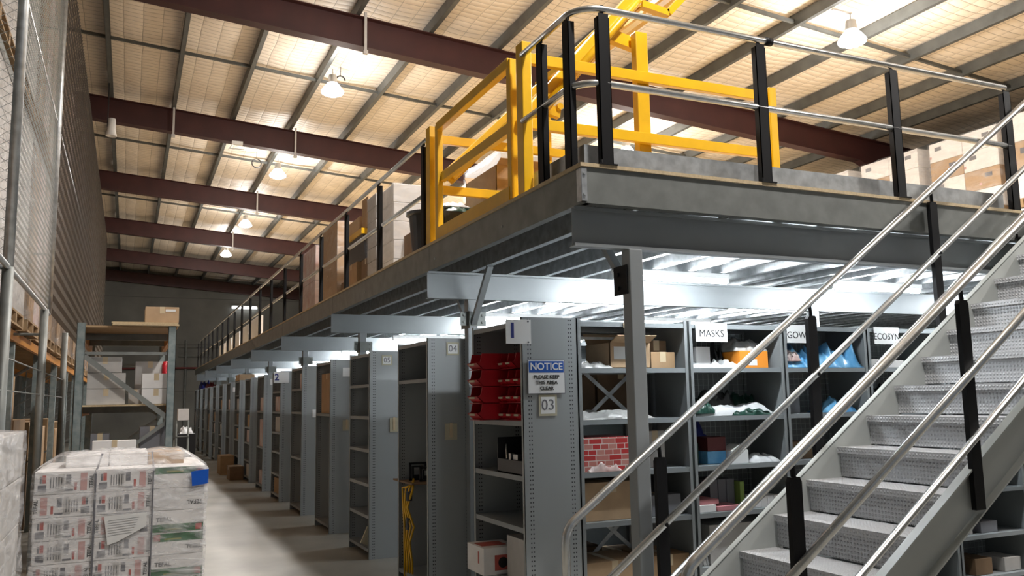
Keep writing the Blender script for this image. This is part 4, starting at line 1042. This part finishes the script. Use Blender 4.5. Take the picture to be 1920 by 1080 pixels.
for k in range(6):
    z0 = .141+h*k; z1 = z0+h-.003
    sh = .006*noise.noise((k*1.7, 0, 0))*3
    for c, (xa, xb) in enumerate(((px0, -.205), (-.200, .193))):
        o = MB().box(xa+sh, xb+sh, py0, py0+.56, z0, z1).build('carton', 'white', fp, bevel=.003)
        prints_left(xa+sh, xb+sh, z0, z1, o, (k+c) % 4 == 0, k)
        MB().box(xa+sh, xb+sh, py0+.57, py1, z0, z1).build('carton', 'white', fp, bevel=.003)
    xa, xb = .200, px1
    o = MB().box(xa, xb, py0, py0+.56, z0, z1).build('carton', 'white', fp, bevel=.003)
    up_ = (k % 2 == 0)
    zb = (z0+.004, z0+.065) if not up_ else (z1-.065, z1-.004)
    if k in (0, 1, 2, 3, 5):
        if k == 5: zb = (z1-.055, z1-.006)
        if k == 3: zb = (z0+.004, z0+.06)
        MB().box(xa+.004, xb-.004, py0-.0012, py0-.0002, *zb).build('green_band', 'green', o)
        rx = (xb-.06, xb-.015) if k % 2 else (xa+.015, xa+.06)
        MB().box(rx[0], rx[1], py0-.0022, py0-.0012, zb[0]+.006, zb[1]-.006).build('red_patch', 'inkred', o)
        MB().box(xa+.09, xa+.21, py0-.0022, py0-.0012, zb[0]+.012, zb[0]+.024).build('yellow_print', 'olive', o)
    if k != 5:
        if up_: text_mb('TEFAL', .042, (xb-.07, py0-.0015, z0+.055), (-1,0,0), (0,0,-1), 'inkblack', 'lettering', o, bold=.0008)
        else: text_mb('TEFAL', .042, (xa+.085, py0-.0015, z0+.095), (1,0,0), (0,0,1), 'inkblack', 'lettering', o, bold=.0008)
    MB().box(xa, xb, py0+.57, py1, z0, z1).build('carton', 'white', fp, bevel=.003)
for i, (xa, xb) in enumerate(((-.42, -.12), (-.115, .16), (.165, .43))):
    MB().box(xa, xb, 7.50, 8.22, 1.128, 1.215+.01*(i % 2)).build('carton', 'white' if i != 2 else 'card2', fp, bevel=.003)
mb = MB(); film_shell(mb, px0-.012, px1+.012, py0-.014, py1+.012, .06, 1.115, seed=2, dome=.115, top_inset=.30, amp=.022, nx=30, nz=34)
mb.build('wrap_film', 'film', fp, smooth=True)
mb = MB()
mb.bar((-.197, 7.128, .14), (-.197, 7.128, 1.10), .014, .002, (0,1,0)); mb.bar((-.20, 7.128, 1.10), (-.165, 7.40, 1.232), .014, .003); mb.build('strapping_band', 'inkgrey', fp)
mb = MB(); mb.bar((.197, 7.128, .14), (.197, 7.128, 1.10), .010, .002, (0,1,0)); mb.bar((.2, 7.128, 1.10), (.19, 7.40, 1.232), .012, .003); mb.build('strapping_band', 'inkgrey', fp)
mb = MB(); mb.prism([(.475, .975), (.585, .99), (.59, 1.10), (.465, 1.085)], 'y', 7.112, 7.116); mb.prism([(7.114, .99), (7.17, .99), (7.17, 1.10), (7.114, 1.10)], 'x', .588, .592); mb.build('blue_tape', 'bluetape', fp)
mb = MB(); mb.prism([(.005-.04, .60), (.16, .70), (.16, .80), (-.13, .79), (-.10, .58)], 'y', 7.118, 7.120); o = mb.build('delivery_note', 'paper', fp)
for i in range(7): 
    z = .765-.018*i; mb = MB(); mb.bar((-.10, 7.1165, z-.01), (.11-.008*i, 7.1165, z+.005), .0005, .004, (0,1,0)); mb.build('text_line', 'inkgrey', o)

# second wrapped load at the left edge
lf = load('white shrink wrapped load at the bottom left edge of view', m='offwhite', nx_=2, ny_=2, nz_=5, W=1.1, Dp=1.15, H=1.46); lf.location = (-1.10, 5.24, 0)

# ------------------------------------------------------------------ small rack in the aisle
rk = thing('pallet_rack', (-.03, 10.9, 0), 'worn blue grey pallet rack standing behind the wrapped pallet', 'rack')
RX0, RX1 = -.49, .43
for y in (9.5, 12.3):
    for x in (RX0, RX1-.07):
        mb = MB(); mb.box(x, x+.075, y, y+.004, 0, 2.43); mb.box(x, x+.004, y, y+.07, 0, 2.43); mb.box(x+.071, x+.075, y, y+.07, 0, 2.43)
        mb.box(x+.0, x+.02, y+.066, y+.07, 0, 2.43); mb.box(x-.02, x+.095, y-.02, y+.09, 0, .006)
        if x == RX0: up_o = mb.build('upright', 'rackgreen', rk)
        else: mb.build('upright', 'rackgreen', rk)
    for a_, b_, w2 in (((RX0+.07, y+.03, 2.125), (RX1-.07, y+.03, 2.125), .030), ((RX0+.07, y+.03, 2.10), (RX1-.06, y+.03, 1.47), .05), ((RX1-.06, y+.035, 1.42), (RX0+.07, y+.035, .85), .035), ((RX0+.07, y+.03, .30), (RX1-.07, y+.03, .30), .035)):
        MB().bar(a_, b_, w2, .025, (0,1,0)).build('frame_brace', 'galv_dull', rk)
for z in (2.36, 1.56, .78):
    for x in (RX0+.0, RX1-.045):
        MB().box(x, x+.045, 9.57, 12.3, z-.07, z+.03).build('beam', 'orangebeam', rk)
    MB().box(RX0+.02, RX1-.02, 9.5+.07, 12.36, z+.031, z+.049).build('shelf_board', 'wood' if z > 2 else 'board', rk)
    for y in (10.4, 11.4): MB().box(RX0+.04, RX1-.04, y, y+.04, z-.04, z+.03).build('shelf_support', 'galv_dull', rk)
tag(MB().box(-.17, .46, 9.48, 10.6, 2.41, 2.428).build('loose_board', 'board'), 'lower loose chipboard sheet on the rack top', 'board')
tag(MB().box(-.18, .45, 9.5, 10.6, 2.429, 2.447).build('loose_board', 'board'), 'upper loose chipboard sheet under the small carton', 'board')
carton(.13, .455, 9.52, 9.9, 2.448, 2.61, 'small brown carton on top of the aisle rack', 'card2', lab=(.6, .9, .7, .85))
zs = 1.61
for i in range(3): carton(-.385, .02-.04*(i == 2)-.05, 9.62, 10.0, zs+.162*i, zs+.158+.162*i, 'off-white carton, %s up in the left stack of the rack shelf' % ORD[i], 'offwhite', group='left carton stack in the rack')
carton(.0, .12, 9.66, 10.0, zs, zs+.15, 'small carton between the two stacks on the rack shelf', 'offwhite')
for i in range(2): carton(.125, .40, 9.60, 9.95, zs+.158*i, zs+.154+.158*i, 'pale carton, %s of the right stack on the rack shelf' % ['lower','upper'][i], 'white', group='right carton stack in the rack')
carton(.06, .36, 10.1, 10.5, zs, zs+.46, 'grey carton at the back of the rack shelf', 'offwhite')
carton(-.33, -.16, 9.62, 9.9, .83, 1.32, 'grey carton low in the rack at left', 'bindergrey')
carton(-.12, .1, 9.7, 10.0, .83, 1.20, 'dark brown carton low in the rack', 'card3')
carton(-.30, .09, 9.3-.02, 9.46, .0, 1.26, 'tall white carton standing in front of the rack', 'white')
carton(.12, .36, 9.62, 9.95, .83, 1.38, 'dim carton low in the rack at right', 'bindergrey')
t = thing('red_canister', (.37, 10.2, zs), 'small red canister on the rack shelf by the right upright', 'canister'); MB().lathe((.36,10.1,zs),[(0,0),(.035,0),(.035,.42),(.02,.46),(0,.46)],14).build('body','redp',t,smooth=True)

# things far down the aisle
t = thing('step_trolley', (1.15, 19.8, 0), 'white folding step ladder far down the aisle beside the rack', 'ladder')
mb = MB()
for x in (.98, 1.22): mb.bar((x, 19.6, 0), (x, 20.0, 1.25), .03, .03); mb.bar((x, 20.4, 0), (x, 20.0, 1.25), .03, .03)
mb.build('frame','galv_dull',t)
for z in (.3,.6,.9): MB().box(.97,1.23,19.6+.32*z-.05,19.6+.32*z+.12,z,z+.02).build('step','galv_dull',t)
carton(1.0, 1.22, 19.9, 20.3, 1.256, 1.5, 'white box on top of the step ladder', 'white', tape=False)
t = thing('black_trolley', (1.3, 22, 0), 'black trolley with papers far down the aisle', 'trolley')
MB().box(1.1,1.5,21.8,22.4,.15,.9).build('body','blackp',t)
for x in (1.15,1.45):
    for y in (21.85,22.35): MB().tube([(x-.02,y,.075),(x+.02,y,.075)],.075,12).build('wheel','inkgrey',t)
MB().bar((1.3,21.9,.9),(1.3,21.9,1.5),.03,.03).build('handle','galv_dull',t)
lump(1.15,1.45,21.85,22.3,.902,1.1,'white_bag','white bag lying on the black trolley','bag','whitebag',51)

# ------------------------------------------------------------------ left: caged racking
cg = thing('mesh_fence', (-.8, 10, 0), 'galvanised post and wire mesh screen in front of the left racking', 'fence')
for y in (3.9, 6.8, 9.7, 12.8, 16):
    MB().tube([(-.8, y, 0), (-.8, y, 2.575)], .038, 12).build('post', 'galv_dull', cg, smooth=True)
MB().tube([(-.8, 3.5, 2.575), (-.8, 10.2, 2.575)], .020, 10).build('bottom_rail', 'galv', cg, smooth=True)
for y in (6.8, 9.7): MB().tube([(-.8, y, 2.32), (-1.08, y, 2.32)], .014, 8).build('stay', 'galv_dull', cg)
for y in (6.8, 10.1): MB().tube([(-.8, y, 2.575), (-.8, y, 6.95)], .036, 10).build('mesh_post', 'galv', cg, smooth=True)
MB().tube([(-.8, 3.5, 4.64), (-.8, 30, 4.64)], .007, 6).build('tension_wire', 'tube', cg)
MB().tube([(-.8, 6.8, 1.95), (-.8, 12.8, 1.95)], .006, 6).build('tension_wire', 'galv_dull', cg)
MB().tube([(-.8, 3.5, 1.72), (-.8, 12.8, 1.72)], .006, 6).build('tension_wire', 'galv_dull', cg)
for z in (3.2, 5.7): MB().tube([(-.8, 10.1, z), (-.97, 10.1, z)], .012, 8).build('stay', 'galv_dull', cg)
def meshpanel(y0, y1, z0, z1, cw, ch, r):
    mb = MB(); ny_ = int((y1-y0)/cw); nz2 = int((z1-z0)/ch)
    # zigzag hex wire: vertical zigzag strands
    for i in range(ny_):
        yc = y0+cw*(i+.5); pts = []
        for j in range(nz2*2+1):
            z = z0+ch*j/2; s = 1 if (j//1) % 2 == 0 else -1
            pts.append((-.8, yc+s*cw*.5, z))
        # flat 3-sided strand
        mb.tube(pts, r, 3, caps=False)
    return mb
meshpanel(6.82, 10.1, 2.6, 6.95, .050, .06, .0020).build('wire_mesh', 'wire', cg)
mb = MB()
for i in range(30):
    xc = -.83-.05*i
    mb.tube([(xc+(.024 if j % 2 == 0 else -.024)*(-1 if i % 2 else 1), 6.8, 2.6+.035*j) for j in range(125)], .0030, 3, caps=False)
mb.build('front_wire_mesh', 'wire', cg)
MB().tube([(-.8, 6.8, 2.575), (-2.4, 6.8, 2.575)], .020, 10).build('bottom_rail', 'galv', cg, smooth=True)
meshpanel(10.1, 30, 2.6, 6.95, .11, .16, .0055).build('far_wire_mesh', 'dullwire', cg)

# left pallet racking, bay frames
lr = thing('pallet_racking', (-1.5, 15, 0), 'tall orange beamed pallet racking behind the wire mesh on the left', 'rack')
for y in (4.4, 7.2, 10.05, 12.9, 15.75, 18.6, 21.45, 24.3, 27.15, 30):
    for x in (-1.08, -2.05):
        MB().box(x-.08, x, y-.05, y+.05, 0, 6.9).build('upright', 'rackgreen', lr)
    mb = MB(); z = .3
    while z < 6.4: mb.bar((-2.05, y, z), (-1.16, y, z+.6), .02, .03, (0,1,0)); z += .62
    mb.build('frame_brace', 'galv_dull', lr)
for z in (2.36, 4.62):
    for x in (-1.10, -2.1): 
        MB().box(x-.0, x+.04, 3.5, 30.05, z-.10, z).build('beam', 'orangebeam' if z < 3 else 'galv_dull', lr)
    mb = MB()
    for i in range(88): y = 3.6+.3*i; mb.box(-2.1, -1.07, y, y+.09, z+.001, z+.02)
    mb.build('deck_slat', 'wood', lr)['kind'] = 'stuff'
W1 = load('', 'pallet_load', m='white', nx_=2, ny_=2, nz_=5, W=1.05, Dp=1.22, H=2.05, filmm='film2', mats=['offwhite','offwhite','pinkwrap'])
W2 = load('', 'pallet_load', m='card', nx_=2, ny_=2, nz_=4, W=1.05, Dp=1.22, H=2.0, filmm='film2', mats=['pinkwrap','card','offwhite'])
W3 = load('', 'pallet_load', m='card3', nx_=2, ny_=2, nz_=4, W=1.05, Dp=1.22, H=2.02, filmm='film2', mats=['card3','card','card3'])
uses = {0:0,1:0,2:0}
n = 0
for lv, z in enumerate((2.385, 4.645)):
    for i in range(3, 19):
        y = 3.95+1.36*i
        sel = 0 if i < 5 else (1 if i < 7 else (2 if (i+lv) % 3 else 1))
        src = (W1, W2, W3)[sel]
        o = src if uses[sel] == 0 else dup(src); uses[sel] = 1
        o.location = (-1.535+.02*((i*7) % 3-1), y, z)
        o['label'] = 'plastic wrapped pallet on the left racking, %s level, number %s from the front' % (['lower','upper'][lv], ORD[i-3]); o['group'] = 'wrapped pallets on the left racking'
# ground level cartons of the racking
gl = [(8.72,9.99,'card',1.50),(10.2,11.3,'card3',1.5),(11.35,12.6,'card3',1.45),(13.1,14.3,'card3',1.4),(14.5,15.6,'card',1.3),(16,17.2,'card3',1.4),(17.6,18.5,'card3',1.2),(19,20.5,'card',1.3)]
for i, (a, b2, m_, top) in enumerate(gl):
    nm = ORD[i]
    h_ = top*.52
    carton(-2.05, -1.19, a, b2, .001, h_-.003, 'large brown carton on the floor under the left racking, %s from the front' % nm, m_, face='x', group='floor cartons under the left racking')
    carton(-2.05, -1.19, a+.02, b2-.02, h_, 1.95 if i in (0,1) else top, 'brown carton on top of the %s floor carton under the left racking' % nm, 'card' if m_ != 'card' else 'card2', face='x', group='upper cartons under the left racking')
# white label facing the aisle on the third carton
tag(MB().box(-1.1885, -1.187, 8.80, 9.85, 1.66, 1.85).build('shipping_label', 'offwhite'), 'white shipping label on the brown carton behind the cage posts', 'label')
